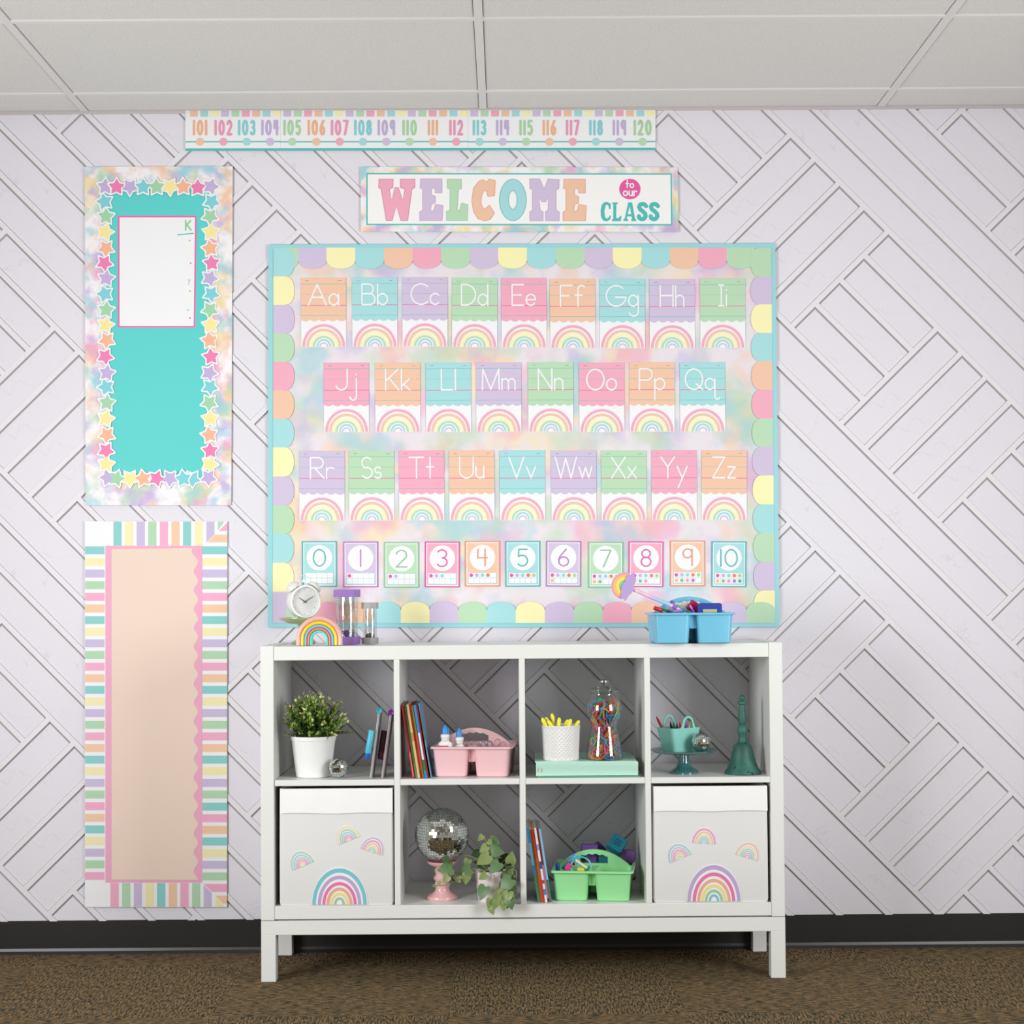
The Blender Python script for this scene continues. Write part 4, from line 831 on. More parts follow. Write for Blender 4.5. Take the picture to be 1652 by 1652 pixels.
# green caddy: erasers, ring, markers
yk = gc.location.y+.055; yq = gc.location.y-.06; PV = (128, 88, 178); TB = (36, 134, 160)
block('purple block eraser upright at left behind green handle', W_(951, 1375, yk), (.048, .026, .047), (0, .03, 0), PV, group='block erasers in the green caddy')
block('dark purple block eraser standing on its corner behind green handle', W_(965, 1370, yk+.03), (.034, .022, .034), (0, .78, 0), (104, 66, 150), group='block erasers in the green caddy')
block('teal printed block eraser perched on top of green caddy', W_(995, 1362.5, yk), (.046, .046, .028), (.85, .56, -.2), TB, print_=True, group='block erasers in the green caddy')
block('purple block eraser leaning at right end of green caddy', W_(1011, 1384, yk+.005), (.047, .028, .046), (0, .12, 0), (118, 80, 150), group='block erasers in the green caddy')
block('teal block eraser deep behind handle opening of green caddy', W_(978, 1387, yk-.018), (.045, .02, .034), (0, 0, 0), (44, 146, 166), group='block erasers in the green caddy')
block('purple block eraser seen through handle opening of green caddy', W_(953, 1387.5, yk-.022), (.033, .016, .028), (0, .06, 0), (126, 84, 172), group='block erasers in the green caddy')
pk = (W_(936, 1395, yq)-W_(935, 1395, yq)).length
o = thing('plastic_ring', 'turquoise plastic ring standing up in green caddy', 'ring', W_(937.5, 1399, yq)); m = B(); m.tube([(16*pk*math.cos(t), .003*math.sin(t), 16*pk*math.sin(t)) for t in [2*PI*q/32 for q in range(32)]], .0026, 8, True); m.build('hoop', paint('turq_plastic', (80, 190, 195), rough=.3), o, True)
o = thing('plastic_ring', 'small turquoise ring inside the larger ring of green caddy', 'ring', W_(926.5, 1399, yq-.006)); m = B(); m.tube([(6*pk*math.cos(t), 0, 9*pk*math.sin(t)) for t in [2*PI*q/24 for q in range(24)]], .0018, 8, True); m.build('hoop', paint('turq_plastic', (80, 190, 195), rough=.3), o, True)
marker('light blue marker propped against handle of green caddy', W_(930, 1378.5, yq+.035), W_(908, 1402, yq+.02), .0070, (70, 150, 190), (92, 184, 230), .45, 'markers in the green caddy')
marker('navy marker end sticking up at left of green caddy', W_(899.3, 1392.8, yq), W_(900, 1412, yq), .0062, (30, 60, 140), (32, 74, 160), .5, 'markers in the green caddy')
marker('cream chalk holder lying across turquoise ring', W_(928.5, 1387.5, yq-.008), W_(947, 1400.5, yq-.008), .0044, (228, 222, 200), (230, 226, 206), .6, 'markers in the green caddy')
block('pink eraser wedge low in green caddy', W_(917, 1398.5, yq-.004), (.016, .01, .022), (0, .6, 0), (225, 60, 140)); block('yellow eraser scrap low in green caddy', W_(937, 1403, yq-.012), (.02, .01, .01), (0, .2, 0), (235, 215, 60))
block('magenta eraser scrap inside the small turquoise ring', W_(924.5, 1392, yq+.012), (.008, .008, .014), (0, -.4, 0), (190, 40, 110))
# ------------------------------------------------------------------ cubby one: shrub, mirror ball, boards and markers
rng = random.Random(11)
POTW, pw = tex('white_pot', (244, 244, 243), rough=.4); wv = pw.n('ShaderNodeTexWave', wave_type='BANDS'); wv.inputs['Scale'].default_value = 60; wv.inputs['Distortion'].default_value = .5
p = PZ(502.5, 1256, ZM); cx, cy = p.x, p.y+.052
o = thing('potted_shrub', 'bushy artificial boxwood shrub in tapered white pot', 'plant', (cx, cy, ZM+.0005)); s = (5.07+cy)/2682
H_ = 65.5*s; R0, R1 = 28*s, 36.3*s
m = B(); n = 72; prof = [(R0*.95, 0), (R0, .002), (R1*.97, H_-.012), (R1, H_-.011), (R1*1.005, H_), (R1*.94, H_), (R1*.9, H_-.02)]
loops = []
for i, (r, z) in enumerate(prof):
    loops.append([((r*(1-.006*(k % 2) if i in (1, 2) else r))*math.cos(2*PI*k/n), (r*(1-.006*(k % 2)) if i in (1, 2) else r)*math.sin(2*PI*k/n), z) for k in range(n)])
loops = [[(q[0], q[1], q[2]) for q in l] for l in [[((r*(1-.008*(k % 2)) if i in (1, 2) else r)*math.cos(2*PI*k/n), (r*(1-.008*(k % 2)) if i in (1, 2) else r)*math.sin(2*PI*k/n), z) for k in range(n)] for i, (r, z) in enumerate(prof)]]
m.loft(loops); m.build('pot', POTW, o, True)
m = B(); m.lathe([(R1*.9, H_-.014), (.001, H_-.01)], 24); m.build('soil', paint('dark_soil', (50, 42, 34), rough=1), o)
def leaf_small(m, p, d, L, w):
    d = Vector(d).normalized(); x = d.cross(Vector((rng.uniform(-1, 1), rng.uniform(-1, 1), rng.uniform(-1, 1)))).normalized(); u = d.cross(x)
    a = m.bm.verts.new(p); b1 = m.bm.verts.new(p+d*L*.5+x*w); b2 = m.bm.verts.new(p+d*L*.5-x*w); c = m.bm.verts.new(p+d*L+u*L*.15); k = m.bm.verts.new(p+d*L*.5-u*w*.3)
    m.f([a, b1, c, k]); m.f([a, k, c, b2])
dk, md, tp, stm = B(), B(), B(), B()
top_c = Vector((0, 0, H_-.01))
for k in range(185):
    a = rng.uniform(0, 2*PI); e = math.radians(rng.uniform(8, 88)); Ls = rng.uniform(.048, .074)*(1+.78*math.sin(e))
    d = Vector((math.cos(a)*math.cos(e)*1.02, math.sin(a)*math.cos(e)*.95, math.sin(e)*1.0)); b0 = top_c+Vector((rng.uniform(-1, 1), rng.uniform(-1, 1), 0))*R1*.45
    tip = b0+d*Ls
    if cx+tip.x < -.668: tip.x = -.668-cx
    if tip.z < H_+.004: tip.z = H_+rng.uniform(.002, .02)
    stm.tube([b0, (b0+tip)/2+Vector((0, 0, .006)), tip], .0009, 4)
    for q in range(14):
        f = .35+.65*q/13; pp = b0.lerp(tip, f)+Vector((0, 0, .006*math.sin(f*PI))); ld = d*.7+Vector((rng.uniform(-1, 1), rng.uniform(-1, 1), rng.uniform(-.5, .9)))
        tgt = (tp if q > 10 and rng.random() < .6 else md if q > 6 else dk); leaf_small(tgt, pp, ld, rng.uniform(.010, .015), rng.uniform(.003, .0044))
stm.build('stems', paint('stem_green', (70, 90, 40)), o, False, 'stuff')
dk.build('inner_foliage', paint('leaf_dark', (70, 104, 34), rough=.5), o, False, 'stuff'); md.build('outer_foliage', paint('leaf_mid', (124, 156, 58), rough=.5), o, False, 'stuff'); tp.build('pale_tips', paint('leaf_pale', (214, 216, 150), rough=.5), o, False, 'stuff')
def ball_on(label, u, v, z, rpx, s_, y=None):
    y = y if y is not None else -.33
    k = (5.07+y)/2682; r = rpx*k; p = PY(u, v, y); mirror_ball(label, (p.x, y, z+r+.0014), r, s_, jt=.14)
ball_on('small mirror ball resting against the white shrub pot', 545.8, 1239, ZM, 15.6, .0062, -.355)
for k, (ub, ut, vt, c, capc, lab) in enumerate([(597.5, 611.5, 1146, (196, 198, 196), (48, 160, 180), 'grey lapboard with turquoise clip leaning in first cubby'), (616, 630.5, 1149, (206, 188, 192), (120, 30, 150), 'mauve lapboard with purple clip leaning against divider')]):
    y0 = -.372; pb = PY(ub, 1257, y0); ptp = PY(ut, vt, y0); ln = math.hypot(ptp.x-pb.x, ptp.z-ZM); an = math.atan2(ptp.x-pb.x, ptp.z-ZM)
    o = thing('lapboard', lab, 'whiteboard', (pb.x-.0022, y0, ZM+.0006), (0, an, 0), 'lapboards leaning in the first cubby')
    m = B(); m.box(0, .0026, 0, .11, .0015, ln, .0006); m.build('board', paint('board_%d' % k, c, rough=.4), o)
    m = B(); m.box(.0030, .0056, .001, .11, .0008, ln-.003, .0006); m.build('backing', paint('board_back_%d' % k, tuple(int(q*.9) for q in c), rough=.5), o)
    cm = paint('clip_%d' % k, capc, rough=.35)
    m = B(); m.loft([[(.0026+r*math.cos(t), y_, ln-.001+r*math.sin(t)) for t in [2*PI*q/14 for q in range(14)]] for y_, r in ((-.003, .006), (-.004, .0078), (.026, .0078), (.027, .006))]); m.build('clip', cm, o, True)
marker('turquoise and blue marker clipped to the grey lapboard', W_(599.6, 1178, -.375), W_(592, 1224, -.375), .0085, (40, 100, 196), (84, 192, 220), .2, 'markers clipped to lapboards', tip=None)
marker('plum marker clipped to the mauve lapboard', W_(620, 1178.5, -.33), W_(613, 1225, -.33), .0085, (110, 40, 74), (66, 34, 52), .25, 'markers clipped to lapboards')
# ------------------------------------------------------------------ books
def row(cols, u0, u1, vb, vt, ush, z, grp, y=-.37, d=.19):
    k = len(cols); pb0, pb1 = PY(u0, vb, y), PY(u1, vb, y); wtot = pb1.x-pb0.x; pt0 = PY(u0+ush, vt, y); an = math.atan2(pt0.x-pb0.x, pt0.z-z); x = pb0.x; tot = sum(c[2] for c in cols)
    for i, (c, lab, wf, spn) in enumerate(cols):
        wd = wtot*math.cos(an)*wf/tot; hh = (pt0.z-z)/math.cos(an)*(1+.012*math.sin(i*2.3)); book(lab, x, y+.004*math.sin(i*1.7), z+.0006, wd*.94, hh, d+.01*math.sin(i), an, c, spn, grp); x += wtot*wf/tot
row([((196, 40, 46), 'thin red book leaning on the divider, leftmost of its row', 1, [(.02, .35, (226, 110, 90))]), ((128, 130, 150), 'grey-violet book beside the leftmost red book', .6, []), ((82, 112, 52), 'dark green book in the upper row', 1.1, [(.0, .2, (110, 130, 90))]),
     ((214, 190, 128), 'tan book in the upper row', 1.3, [(.5, .62, (180, 150, 70))]), ((190, 40, 36), 'red book right of the tan book', 1, [(.1, .4, (214, 70, 50))]), ((116, 176, 76), 'light green book in the upper row', .9, [(.15, .6, (222, 120, 90))]),
     ((120, 28, 34), 'maroon book left of the blue book', .5, []), ((36, 144, 214), 'bright blue book with white and green spine, upper row', 1.2, [(.25, .62, (226, 236, 240)), (.10, .25, (60, 130, 40))]), ((206, 66, 78), 'rose red book right of the blue book', .7, [])],
    665.8, 691.6, 1254.6, 1138, -18.6, ZM, 'books leaning in the upper cubby')
book('pale blue booklet tilted steeply, rightmost of the upper row', PY(695, 1254, -.36).x, -.362, ZM+.0006, .0028, .212, .15, -.165, (110, 160, 190), [(.5, .9, (130, 120, 120))], 'books leaning in the upper cubby')
row([((48, 140, 200), 'blue book with green foot, leftmost of lower row', 1.1, [(.0, .36, (70, 140, 90)), (.5, .8, (110, 190, 220))]), ((222, 160, 90), 'orange-tan book in the lower row', .8, []), ((206, 62, 44), 'red book in the lower row', 1.2, [(.3, .6, (190, 90, 50))]), ((226, 232, 236), 'white book with blue and red spine marks in the lower row', 1, [(.1, .18, (60, 140, 190)), (.25, .3, (200, 60, 60)), (.45, .55, (40, 90, 140)), (.7, .78, (110, 180, 210))]),
     ((150, 34, 46), 'dark red book with pink spine in the lower row', .8, [(.05, .5, (226, 140, 170))]), ((140, 196, 222), 'pale blue book, rightmost of lower row beside green caddy', 1, [(.0, .3, (60, 130, 110))])],
    867.5, 890.5, 1455, 1337, -18.2, ZB, 'books leaning in the lower cubby')
# ------------------------------------------------------------------ cubby three: binder, quilted pot, yellow pens, glass jar
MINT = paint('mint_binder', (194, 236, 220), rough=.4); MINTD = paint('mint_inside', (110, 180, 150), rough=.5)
yb_ = -.385; xl, xr = PY(863, 1240, yb_).x, PY(1030, 1240, yb_).x; hb = .0445; db = .285
o = thing('ring_binder', 'mint green ring binder lying flat under the quilted pot', 'binder', ((xl+xr)/2, yb_, ZM+.0005), (0, 0, -.012)); hw_ = (xr-xl)/2
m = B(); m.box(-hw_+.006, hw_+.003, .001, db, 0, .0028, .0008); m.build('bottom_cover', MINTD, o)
m = B(); P = [(-.002, .0035)]+[(0, z) for z in (.006, hb-.004)]+[(.002, hb-.001), (.005, hb)]
m.loft([[(x, -.0005+.0035*math.cos(PI*q/12), .0045+(hb-.0055)*q/12) for q in range(13)]+[(x, .006, hb-.002), (x, .006, .0045)] for x in (-hw_+.003, hw_-.001)]); m.build('spine', MINT, o, True)
m = B(); m.box(-hw_, hw_-.004, .002, db, hb-.0028, hb, .0008); m.build('top_cover', MINT, o)
m = B(); m.box(-hw_+.02, hw_-.02, .02, db-.01, .004, hb-.008); m.build('pages', paint('binder_pages', (225, 225, 220), rough=.8), o)  # even off-white paper block between the binder covers
for k, (r0, c) in enumerate([(.0050, (244, 200, 186)), (.0036, (246, 226, 190)), (.0022, (196, 214, 232))]):
    m = B(); m.prism([(-hw_+.0115+r0*1.0*math.cos(t), -.0042-.0002*k, hb*.5+r0*1.3*math.sin(t)) for t in [-PI/2+PI*q/10 for q in range(11)]], (0, .0006, 0)); m.build('emblem_band', paint('emblem_%d' % k, c), o)
zq = ZM+.0005+hb
cy = -.335; cx = PY(905, 1200, cy).x; s = (5.07+cy)/2682; R1, R0, H_ = 31*s, 28.6*s, PY(905, 1171.5, cy-.05).z-zq
o = thing('quilted_pot', 'white cylindrical pot with quilted diamond texture on the binder', 'pot', (cx, cy, zq+.0002))
n, rws = 56, 16; G_ = {}; m = B()
for j in range(rws+1):
    r = R0+(R1-R0)*j/rws
    for k in range(n): q = r-(0 if (j+k) % 2 else .0016)*(0 < j < rws); a = 2*PI*k/n; G_[j, k] = m.bm.verts.new((q*math.cos(a), q*math.sin(a), .003+(H_-.006)*j/rws))
for j in range(rws+1):
    for k in range(n):
        if (j+k) % 2:
            c = G_[j, k]; R4 = [G_.get((j, (k+1) % n)), G_.get((j+1, k)), G_.get((j, (k-1) % n)), G_.get((j-1, k))]
            for x_ in range(4):
                if R4[x_] and R4[(x_+1) % 4]: m.f([c, R4[x_], R4[(x_+1) % 4]])
m.build('body', paint('quilted_white', (238, 237, 235), rough=.4), o)
m = B(); m.lathe([(R1, H_-.0035), (R1+.0004, H_-.001), (R1, H_), (R1-.003, H_), (R1-.004, H_-.03), (.001, H_-.03)], 40); m.build('rim', paint('quilted_white', (238, 237, 235), rough=.4), o, True)
m = B(); m.lathe([(R0*.96, 0), (R0, .0033)], 40, cap1=False); m.build('foot', paint('quilted_white', (238, 237, 235), rough=.4), o, True)
YEL = paint('yellow_foam', (246, 236, 80), rough=.5)
for k, (u0, v0, u1, v1) in enumerate([(881, 1172, 874.5, 1158), (887, 1173, 880.5, 1157), (895, 1172, 890, 1151), (893, 1176, 884, 1162), (901, 1172, 902.5, 1157.5), (908, 1174, 917, 1161), (917, 1173, 921, 1160), (925, 1174, 935, 1162.5)]):
    yy = cy-.028+.012*(k % 3); a = PY(u0, v0, yy); t = PY(u1, v1, yy); d = (t-a).normalized(); a = a-d*.022; e = orient(t-a); L = (t-a).length
    o = thing('finger_pointer', 'yellow foam finger pointer, %s in the quilted pot' % ['leftmost', 'second from left', 'tallest, third from left', 'low and leaning left behind the front rim', 'short upright one at centre', 'right-leaning one right of centre', 'second from right', 'rightmost'][k], 'finger pointer', a, (e.x, e.y, e.z), 'yellow pointers in the quilted pot')
    m = B(); m.lathe([(.0042, 0), (.0046, L*.4), (.0056, L*.62), (.0058, L*.82), (.0045, L*.94), (.002, L), (.0001, L*1.005)], 12); m.build('body', YEL, o, True)
    m = B(); m.prism([(.0012, -.0063, L*.78), (-.0012, -.0063, L*.78), (-.0022, -.0052, L*.9), (0, -.004, L*.95), (.0022, -.0052, L*.9)], (0, .001, 0)); m.build('tip', paint('yellow_foam_pale', (250, 242, 130), rough=.5), o)
# glass jar of links
cy = -.325; cx = PY(975, 1170, cy).x; s = (5.07+cy)/2682; jz = zq+.0002; v2z = lambda v: PY(975, v, cy).z-jz
o = thing('glass_jar', 'clear gumball-shaped glass jar with knobbed lid on the binder', 'jar', (cx, cy, jz))
v0 = 1225.0
zz = lambda v: max(0, (v0-v)*s)
prof = [(29.5, v0), (30, v0-2), (29, 1214), (26, 1195), (22.5, 1179), (20.5, 1171), (21.5, 1167), (26.5, 1160), (29.2, 1150), (29, 1141), (26.5, 1131), (22, 1123), (21.5, 1119)]
m = B(); m.lathe([(r*s, zz(v)) for r, v in prof], 40, cap1=False); m.build('body', GLASS, o, True)
m = B(); m.lathe([(21.5*s, zz(1119.5)), (24*s, zz(1116)), (24*s, zz(1114.5)), (19*s, zz(1111)), (8*s, zz(1108.5)), (4.5*s, zz(1107)), (4*s, zz(1105)), (7.5*s, zz(1102)), (7.5*s, zz(1099)), (4*s, zz(1096.5)), (.0002, zz(1096))], 32); m.build('lid', GLASS, o, True)
LC = [(40, 150, 200), (240, 180, 40), (210, 50, 60), (120, 70, 180), (120, 190, 60), (236, 100, 170), (240, 130, 50), (60, 190, 200)]
lo = B(); rng = random.Random(5)
def rad_at(v):
    for (ra, va), (rb_, vb_) in zip(prof, prof[1:]):
        if va >= v >= vb_: return (ra+(rb_-ra)*(va-v)/max(va-vb_, .01))*s
    return .03
for k in range(250):
    v = rng.uniform(1134, 1222) if k % 3 else rng.uniform(1136, 1168); R_ = rad_at(v); L, Wd = rng.uniform(.012, .02), rng.uniform(.005, .008)
    rr = max(.0, R_-.006)*(rng.random()**.35); a = rng.uniform(0, 2*PI) if k % 2 else rng.uniform(PI*1.1, PI*1.9); c = Vector((rr*math.cos(a), rr*math.sin(a), zz(v)))
    q = Euler((rng.uniform(0, 6), rng.uniform(0, 6), rng.uniform(0, 6))).to_matrix(); P = []
    for t in range(14):
        an = 2*PI*t/14; pnt = c+q @ Vector((L*math.cos(an), Wd*math.sin(an), 0)); rl = math.hypot(pnt.x, pnt.y); lim = rad_at(v0-pnt.z/s if pnt.z/s < 104 else 1121)-.0032
        if rl > lim: pnt.x *= lim/rl; pnt.y *= lim/rl
        pnt.z = min(max(pnt.z, .003), zz(1127)); P.append(pnt)
    lo.mi = k % 8; lo.tube(P, .0019, 5, True)
lob = lo.build('plastic_links', [paint('link_%d' % k, c, rough=.35) for k, c in enumerate(LC)], None, True, 'stuff'); lob.location = (cx, cy, jz); tag(lob, 'tangle of multicoloured plastic links filling the glass jar', 'links')
# ------------------------------------------------------------------ cubby four: cake stand, tub, crayons, mirror ball, bell
cy = -.285; cx = PY(1103, 1210, cy).x; s = (5.07+cy)/2682
o = thing('cake_stand', 'teal pressed-glass cake stand carrying the mint tub', 'cake stand', (cx, cy, ZM+.0004)); hp = .0585
def flute(m, prof, n, amp, lo_=None):
    m.loft([[((r*(1+amp*(k % 2)))*math.cos(2*PI*k/n), (r*(1+amp*(k % 2)))*math.sin(2*PI*k/n), z) for k in range(n)] for r, z in prof])
m = B(); flute(m, [(22.5*s, 0), (22.5*s, .004), (20*s, .009), (14*s, .015), (10.5*s, .022), (8.8*s, .034), (8.4*s, hp-.006), (10*s, hp-.003)], 40, .05); m.build('stem', TGLASS, o, True)
m = B(); flute(m, [(10*s, hp-.004), (30*s, hp-.003), (46*s, hp), (52.5*s, hp+.007), (53*s, hp+.009), (51*s, hp+.009), (45*s, hp+.004), (30*s, hp+.002), (.0005, hp+.002)], 64, .01); m.build('plate', TGLASS, o, True)
zp = ZM+hp+.0035
TUBM = paint('mint_plastic', (150, 222, 210), rough=.35, spec=.45)
tx, ty = PY(1094.5, 1200, cy).x, cy-.005; rz = .62
o = thing('mint_tub', 'mint plastic tub with two loop handles holding crayons on the cake stand', 'tub', (tx, ty, zp), (0, 0, rz))
hT = .070; a0, a1 = .039, .0525
m = B(); lp = lambda r, z: [(x, y, z) for x, y in rrect(-r, r, -r*.82, r*.82, r*.28, 5)]
m.loft([lp(a0*.97, 0), lp(a0, .002), lp(a1, hT), lp(a1-.0022, hT), lp(a0-.0015, .003)]); m.build('body', TUBM, o, True)
for sx in (-1, 1):
    # raised collar and loop handle on two opposite sides
    yy = sx*a1*.82; m = B(); w1 = .024
    out = [(-.031, hT-.001), (-.025, hT+.003), (-.021, hT+.013), (-.0155, hT+.026), (-.006, hT+.0335), (.006, hT+.0335), (.0155, hT+.026), (.021, hT+.013), (.025, hT+.003), (.031, hT-.001)]
    inn = [(-.017, hT+.0005), (-.017, hT+.004), (-.0155, hT+.0125), (-.011, hT+.0225), (-.0045, hT+.028), (.0045, hT+.028), (.011, hT+.0225), (.0155, hT+.0125), (.017, hT+.004), (.017, hT+.0005)]
    L4 = [[(x, yy+dy-sx*.0012, z) for x, z in PP] for PP, dy in ((out, -.0016), (out, .0016), (inn, .0016), (inn, -.0016))]; L4.append(L4[0])
    m.loft(L4, False, False, False); m.build('handle', TUBM, o, True)
CR = [(150, 20, 40), (40, 30, 40), (214, 40, 60), (60, 60, 140), (60, 150, 80), (30, 30, 34), (220, 60, 50), (240, 130, 60), (120, 80, 170), (236, 80, 130), (30, 90, 50), (235, 215, 150)]
CNm = ['maroon', 'black', 'crimson', 'indigo', 'green', 'charcoal', 'scarlet', 'orange', 'violet', 'hot pink', 'forest green', 'cream']
for k in range(12):
    a = -PI*.95+k*.42; lx, ly = -.028+.0042*k, -.012+.022*math.sin(k*2.1); top = Vector((tx, ty, 0))+Matrix.Rotation(rz, 3, 'Z') @ Vector((lx*1.05, ly, 0)); top.z = zp+hT+.004+.012*abs(math.sin(k*1.3))
    if k == 0: top = PY(1058.8, 1156, ty); 
    bot = Vector((tx+(top.x-tx)*.3, ty+(top.y-ty)*.3, zp+.012)); e = orient(top-bot); L = (top-bot).length
    o = thing('crayon', '%s crayon tip poking out of the mint tub' % CNm[k], 'crayon', bot, (e.x, e.y, e.z), 'crayons in the mint tub')
    mt = paint('crayon_%d' % k, CR[k], rough=.5); m = B(); m.lathe([(.0038, 0), (.0038, L-.012)], 10); m.build('wrapper', mt, o, True)
    m = B(); m.lathe([(.0034, L-.012), (.0034, L-.010), (.0011, L)], 10); m.build('tip', mt, o, True)
ball_on('small mirror ball on the cake stand beside the mint tub', 1131, 1195, zp+.002, 15.6, .0062, cy-.058)
cy = -.315; cx = PY(1198, 1200, cy).x; s = (5.07+cy)/2682; zs = lambda y: (1152-y)/7.51*s
BELL, bt = tex('distressed_teal_paint', (62, 124, 110), rough=.5)
bn = bt.noise(bt.coord(), 55, 3, .6); bn2 = bt.noise(bt.coord(), 18, 2)
bt.l(bt.mix(bt.ramp(bn.outputs['Fac'], [(.64, (0, 0, 0)), (.67, (1, 1, 1))]), bt.ramp(bn2.outputs['Fac'], [(.3, lin((36, 84, 74))), (.7, lin((58, 114, 102)))]), lin((34, 28, 26))), bt.b.inputs['Base Color'])
o = thing('hand_bell', 'tall distressed teal hand bell with turned handle in the last cubby', 'bell', (cx, cy, ZM+.0004))
m = B(); m.lathe([(r/7.51*s, zs(y)) for r, y in ((215, 1152), (225, 1140), (222, 1128), (190, 1085), (160, 1020), (140, 950), (125, 880), (112, 820), (98, 800), (70, 785), (52, 770))], 48); m.build('bell_body', BELL, o, True)
m = B(); m.lathe([(r/7.51*s, zs(y)) for r, y in ((58, 772), (56, 755), (44, 715), (50, 690), (62, 660), (65, 630), (60, 600), (45, 572), (34, 560), (46, 548), (52, 530), (50, 470), (40, 380), (35, 330), (34, 322), (56, 312), (60, 300), (56, 286), (34, 278), (24, 268), (32, 258), (38, 238), (34, 215), (20, 202), (.5, 199))], 32); m.build('handle', BELL, o, True)
# ------------------------------------------------------------------ lower second cubby: candle stand, mirror ball, ivy
cy = -.30; cx = PY(713.5, 1430, cy).x; s = (5.07+cy)/2682; zs = lambda y: (1392-y)/7.867*s
PKC = paint('pink_glazed_ceramic', (240, 186, 184), rough=.15, spec=.6, coat=.6)
o = thing('candle_stand', 'glossy pink turned candle stand under the big mirror ball', 'candle stand', (cx, cy, ZB+.0004))
m = B(); m.lathe([(r/7.867*s, zs(y)) for r, y in ((190, 1392), (196, 1380), (190, 1355), (160, 1335), (115, 1310), (92, 1280), (86, 1250), (96, 1225), (102, 1210), (90, 1190), (88, 1170), (108, 1145), (112, 1125), (98, 1105), (84, 1085), (92, 1055), (100, 1035), (88, 1015), (80, 1000))], 40); m.build('column', PKC, o, True)
m = B(); m.lathe([(r/7.867*s, zs(y)) for r, y in ((80, 1004), (110, 985), (165, 960), (194, 930), (196, 918), (186, 915), (150, 935), (40, 950), (.5, 950))], 40); m.build('cup', PKC, o, True)
rb = 43.8*s; pz_ = PY(713, 1350.5, cy); mirror_ball('large mirror ball balanced on the pink candle stand', (cx, cy, ZB+zs(935)+rb*.985), rb, .0078)
cy = -.335; cx = PY(792, 1430, cy).x; s = (5.07+cy)/2682
IRI, it_ = tex('iridescent_foil', (236, 220, 226), rough=.25, spec=.6, metal=.1); iv = it_.n('ShaderNodeTexVoronoi'); iv.inputs['Scale'].default_value = 38; it_.l(it_.coord(), iv.inputs['Vector'])
inn_ = it_.noise(it_.coord(), 26, 1); it_.l(it_.ramp(inn_.outputs['Fac'], [(.34, lin((214, 234, 244))), (.44, lin((246, 226, 236))), (.52, lin((250, 242, 232))), (.6, lin((236, 220, 240))), (.7, lin((226, 242, 236)))]), it_.b.inputs['Base Color']); it_.bump(iv.outputs['Distance'], .35, .004)
o = thing('potted_ivy', 'trailing ivy plant in iridescent pastel pot spilling over the shelf edge', 'plant', (cx, cy, ZB+.0004)); O = o.location
m = B(); m.lathe([(20*s, 0), (20.5*s, .002), (26*s, 49*s), (25*s, 49*s), (23*s, 42*s)], 32, cap1=True); m.build('pot', IRI, o, True)
m = B(); m.lathe([(23.4*s, 44*s), (.001, 46*s)], 20); m.build('soil', paint('dark_soil', (50, 42, 34), rough=1), o)
Z8 = lambda x, y: (640+x/7.867, 1280+y/7.867)
IV = {}
for n_, base, edge in (('green', (58, 98, 54), (132, 160, 108)), ('light', (112, 138, 72), (164, 178, 118)), ('dark', (42, 70, 44), (80, 112, 72))):
    mm, t = tex('ivy_'+n_, base, rough=.4, spec=.4); v_ = t.n('ShaderNodeTexVoronoi', feature='DISTANCE_TO_EDGE'); v_.inputs['Scale'].default_value = 260; t.l(t.coord(), v_.inputs['Vector'])
    t.l(t.mix(t.ramp(v_.outputs['Distance'], [(.02, (1, 1, 1)), (.16, (0, 0, 0))]), tuple(q*.92 for q in lin(base)), tuple(q*.92 for q in lin(edge))), t.b.inputs['Base Color']); IV[n_] = mm
# one heart-shaped leaf, length 1 along +x, folded at the midrib
m = B(); half = [(0, 0), (-.12, .22), (-.06, .40), (.14, .47), (.40, .42), (.66, .26), (.86, .10), (1, 0)]
mid = [m.bm.verts.new((x, 0, .02-.12*(x-.3)**2)) for x, _ in ((0, 0), (0, 0), (.05, 0), (.2, 0), (.42, 0), (.66, 0), (.85, 0), (1, 0))]
for sy in (1, -1):
    ed = [m.bm.verts.new((x, sy*y, (.10*(y/.47)-.16*max(0, x-.3)**2+.03*math.sin(x*7)) if y else .02-.12*(x-.3)**2)) for x, y in half]
    for q in range(7): m.f([mid[q], mid[q+1], ed[q+1], ed[q]])
bmesh.ops.remove_doubles(m.bm, verts=m.bm.verts, dist=1e-5)
src = {}
me0 = m.build('leaf', IV['green'], o, True); src['green'] = me0
for n_ in ('light', 'dark'):
    d2 = me0.data.copy(); d2.materials[0] = IV[n_]; c_ = me0.copy(); c_.data = d2; C.objects.link(c_); c_.parent = o; src[n_] = c_
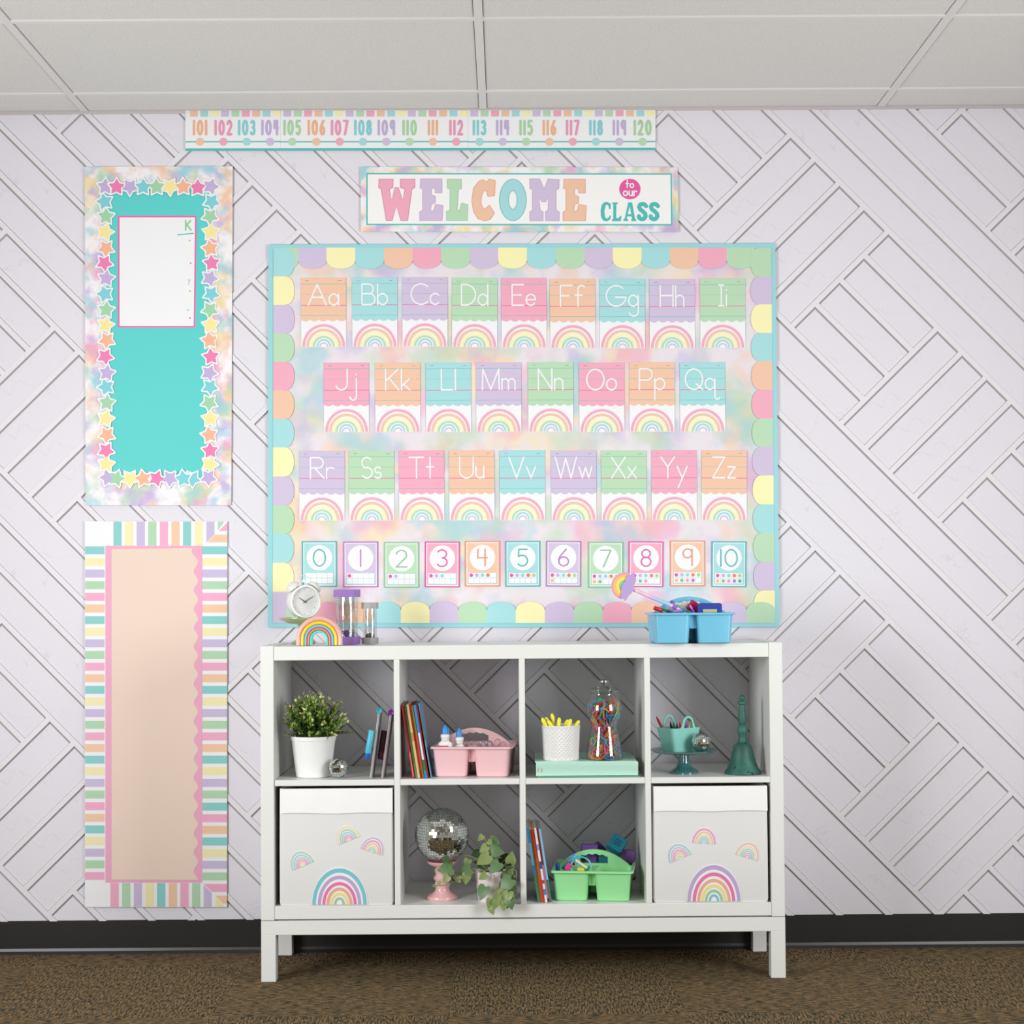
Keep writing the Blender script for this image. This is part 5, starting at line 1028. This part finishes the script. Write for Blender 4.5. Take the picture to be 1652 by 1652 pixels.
LV = [(1060,570,100,230,'light',0),(1250,615,160,330,'green',0),(1190,630,90,320,'light',-.01),(1100,710,135,220,'light',-.015),(990,770,130,200,'dark',.02),(1280,740,200,350,'green',-.02),(1095,845,210,215,'light',-.03),(1240,950,200,225,'green',-.04),(1390,800,140,20,'dark',.02),(1515,810,170,80,'light',-.01),
 (890,890,120,250,'light',0),(860,985,180,200,'green',-.015),(605,960,215,190,'green',-.04),(600,830,110,170,'dark',-.05),(620,1090,125,225,'light',-.05),(765,1085,105,170,'light',-.03),(880,1090,150,262,'light',-.02),(1090,1060,130,215,'light',-.045),(1090,1270,200,245,'green',-.05),(1385,1175,235,230,'green',-.055),
 (1175,1395,125,250,'light',-.06),(1210,1490,115,290,'light',-.075),(1300,1370,160,200,'light',-.062),(1480,1340,160,300,'light',-.05),(1500,1130,170,270,'dark',-.02),(1515,1260,160,260,'dark',-.02),(1400,1410,120,270,'light',-.068),(1480,990,140,280,'green',-.01),(1530,985,100,60,'light',-.02),(1450,880,130,10,'dark',.0),
 (465,1170,45,150,'light',-.05),(530,1145,65,200,'light',-.05),(1080,930,130,190,'dark',.01),(1330,1010,120,330,'dark',-.01),(1440,1250,150,240,'green',-.045),(1250,1330,120,220,'light',-.062),(1520,1400,130,280,'green',-.045),(1350,860,130,30,'dark',.01),(700,1000,60,150,'light',-.03),(1160,800,130,200,'dark',.0),(1300,1290,150,215,'light',-.07),(1400,1330,165,250,'light',-.07),(1440,1180,175,280,'dark',-.03),(1250,1420,125,255,'light',-.085),(1360,1440,115,268,'light',-.085),(1420,1060,155,300,'green',-.02),(1450,1420,130,285,'green',-.085),(1330,930,140,345,'dark',0),(1020,880,110,160,'dark',.01)]
used = set(); rng = random.Random(8)
for lx, ly, L, ang, kind, dy in LV:
    lx = min(lx, 1455); dy = min(dy, -.082) if ly > 1290 else dy; q = src[kind]
    if kind in used: q = q.copy(); C.objects.link(q); q.parent = o
    used.add(kind)
    u, v = Z8(lx, ly); yv = min(cy+dy-.02, -.03); a = math.radians(ang); Lm = L/7.867*s; pc_ = PY(u, v, yv)-O
    d = Vector((math.cos(a), rng.uniform(-.35, .1), math.sin(a))).normalized(); nz = (Vector((rng.uniform(-.35, .35), -1, rng.uniform(.0, .6)))); nz = (nz-d*nz.dot(d)).normalized(); yx = nz.cross(d)
    q.matrix_local = Matrix.Translation(pc_-d*Lm*.45) @ Matrix((d, yx, nz)).transposed().to_4x4() @ Matrix.Diagonal((Lm*.94, Lm*.9, Lm*.94, 1))
VN = [[(1190,1010,-.01),(1010,1000,-.03),(920,1030,-.035),(800,1090,-.035),(700,1130,-.04),(600,1165,-.045),(470,1172,-.045)],[(1235,1035,-.035),(1272,1150,-.055),(1245,1235,-.058),(1165,1242,-.058)],[(1195,1010,0),(1195,860,0),(1150,680,0),(1120,570,0),(1080,545,0)],[(1195,1010,0),(1230,850,0),(1270,700,-.01)],[(1210,1010,0),(1330,880,0),(1440,810,.01)],[(1200,1010,0),(1080,900,0),(960,800,.01),(850,795,.02)],[(1195,1010,0),(980,960,-.01),(920,910,-.01)],[(1270,1180,-.055),(1290,1290,-.06),(1250,1380,-.066),(1200,1440,-.072)],[(1350,1010,-.03),(1420,1090,-.05),(1430,1200,-.055),(1440,1330,-.058),(1410,1390,-.065)],[(1300,1010,-.01),(1440,960,-.02),(1520,1000,-.03),(1510,1140,-.035),(1520,1290,-.04)],[(1380,870,0),(1450,900,0),(1530,920,-.01)],[(740,1050,-.03),(700,990,-.035),(640,940,-.045)]]
for vn in VN:
    m = B(); P = []
    for x, y, dy in vn: P.append(PY(*Z8(x, y), cy+dy-.018)-O)
    Q = []
    for i in range(len(P)-1):
        for t in range(4): 
            p0, p1, p2, p3 = P[max(i-1, 0)], P[i], P[i+1], P[min(i+2, len(P)-1)]; f = t/4
            Q.append(.5*((2*p1)+(p2-p0)*f+(2*p0-5*p1+4*p2-p3)*f*f+(3*p1-p0-3*p2+p3)*f**3))
    m.tube(Q+[P[-1]], .0012, 6); m.build('vine', paint('vine_green', (140, 150, 80), rough=.5), o, True)
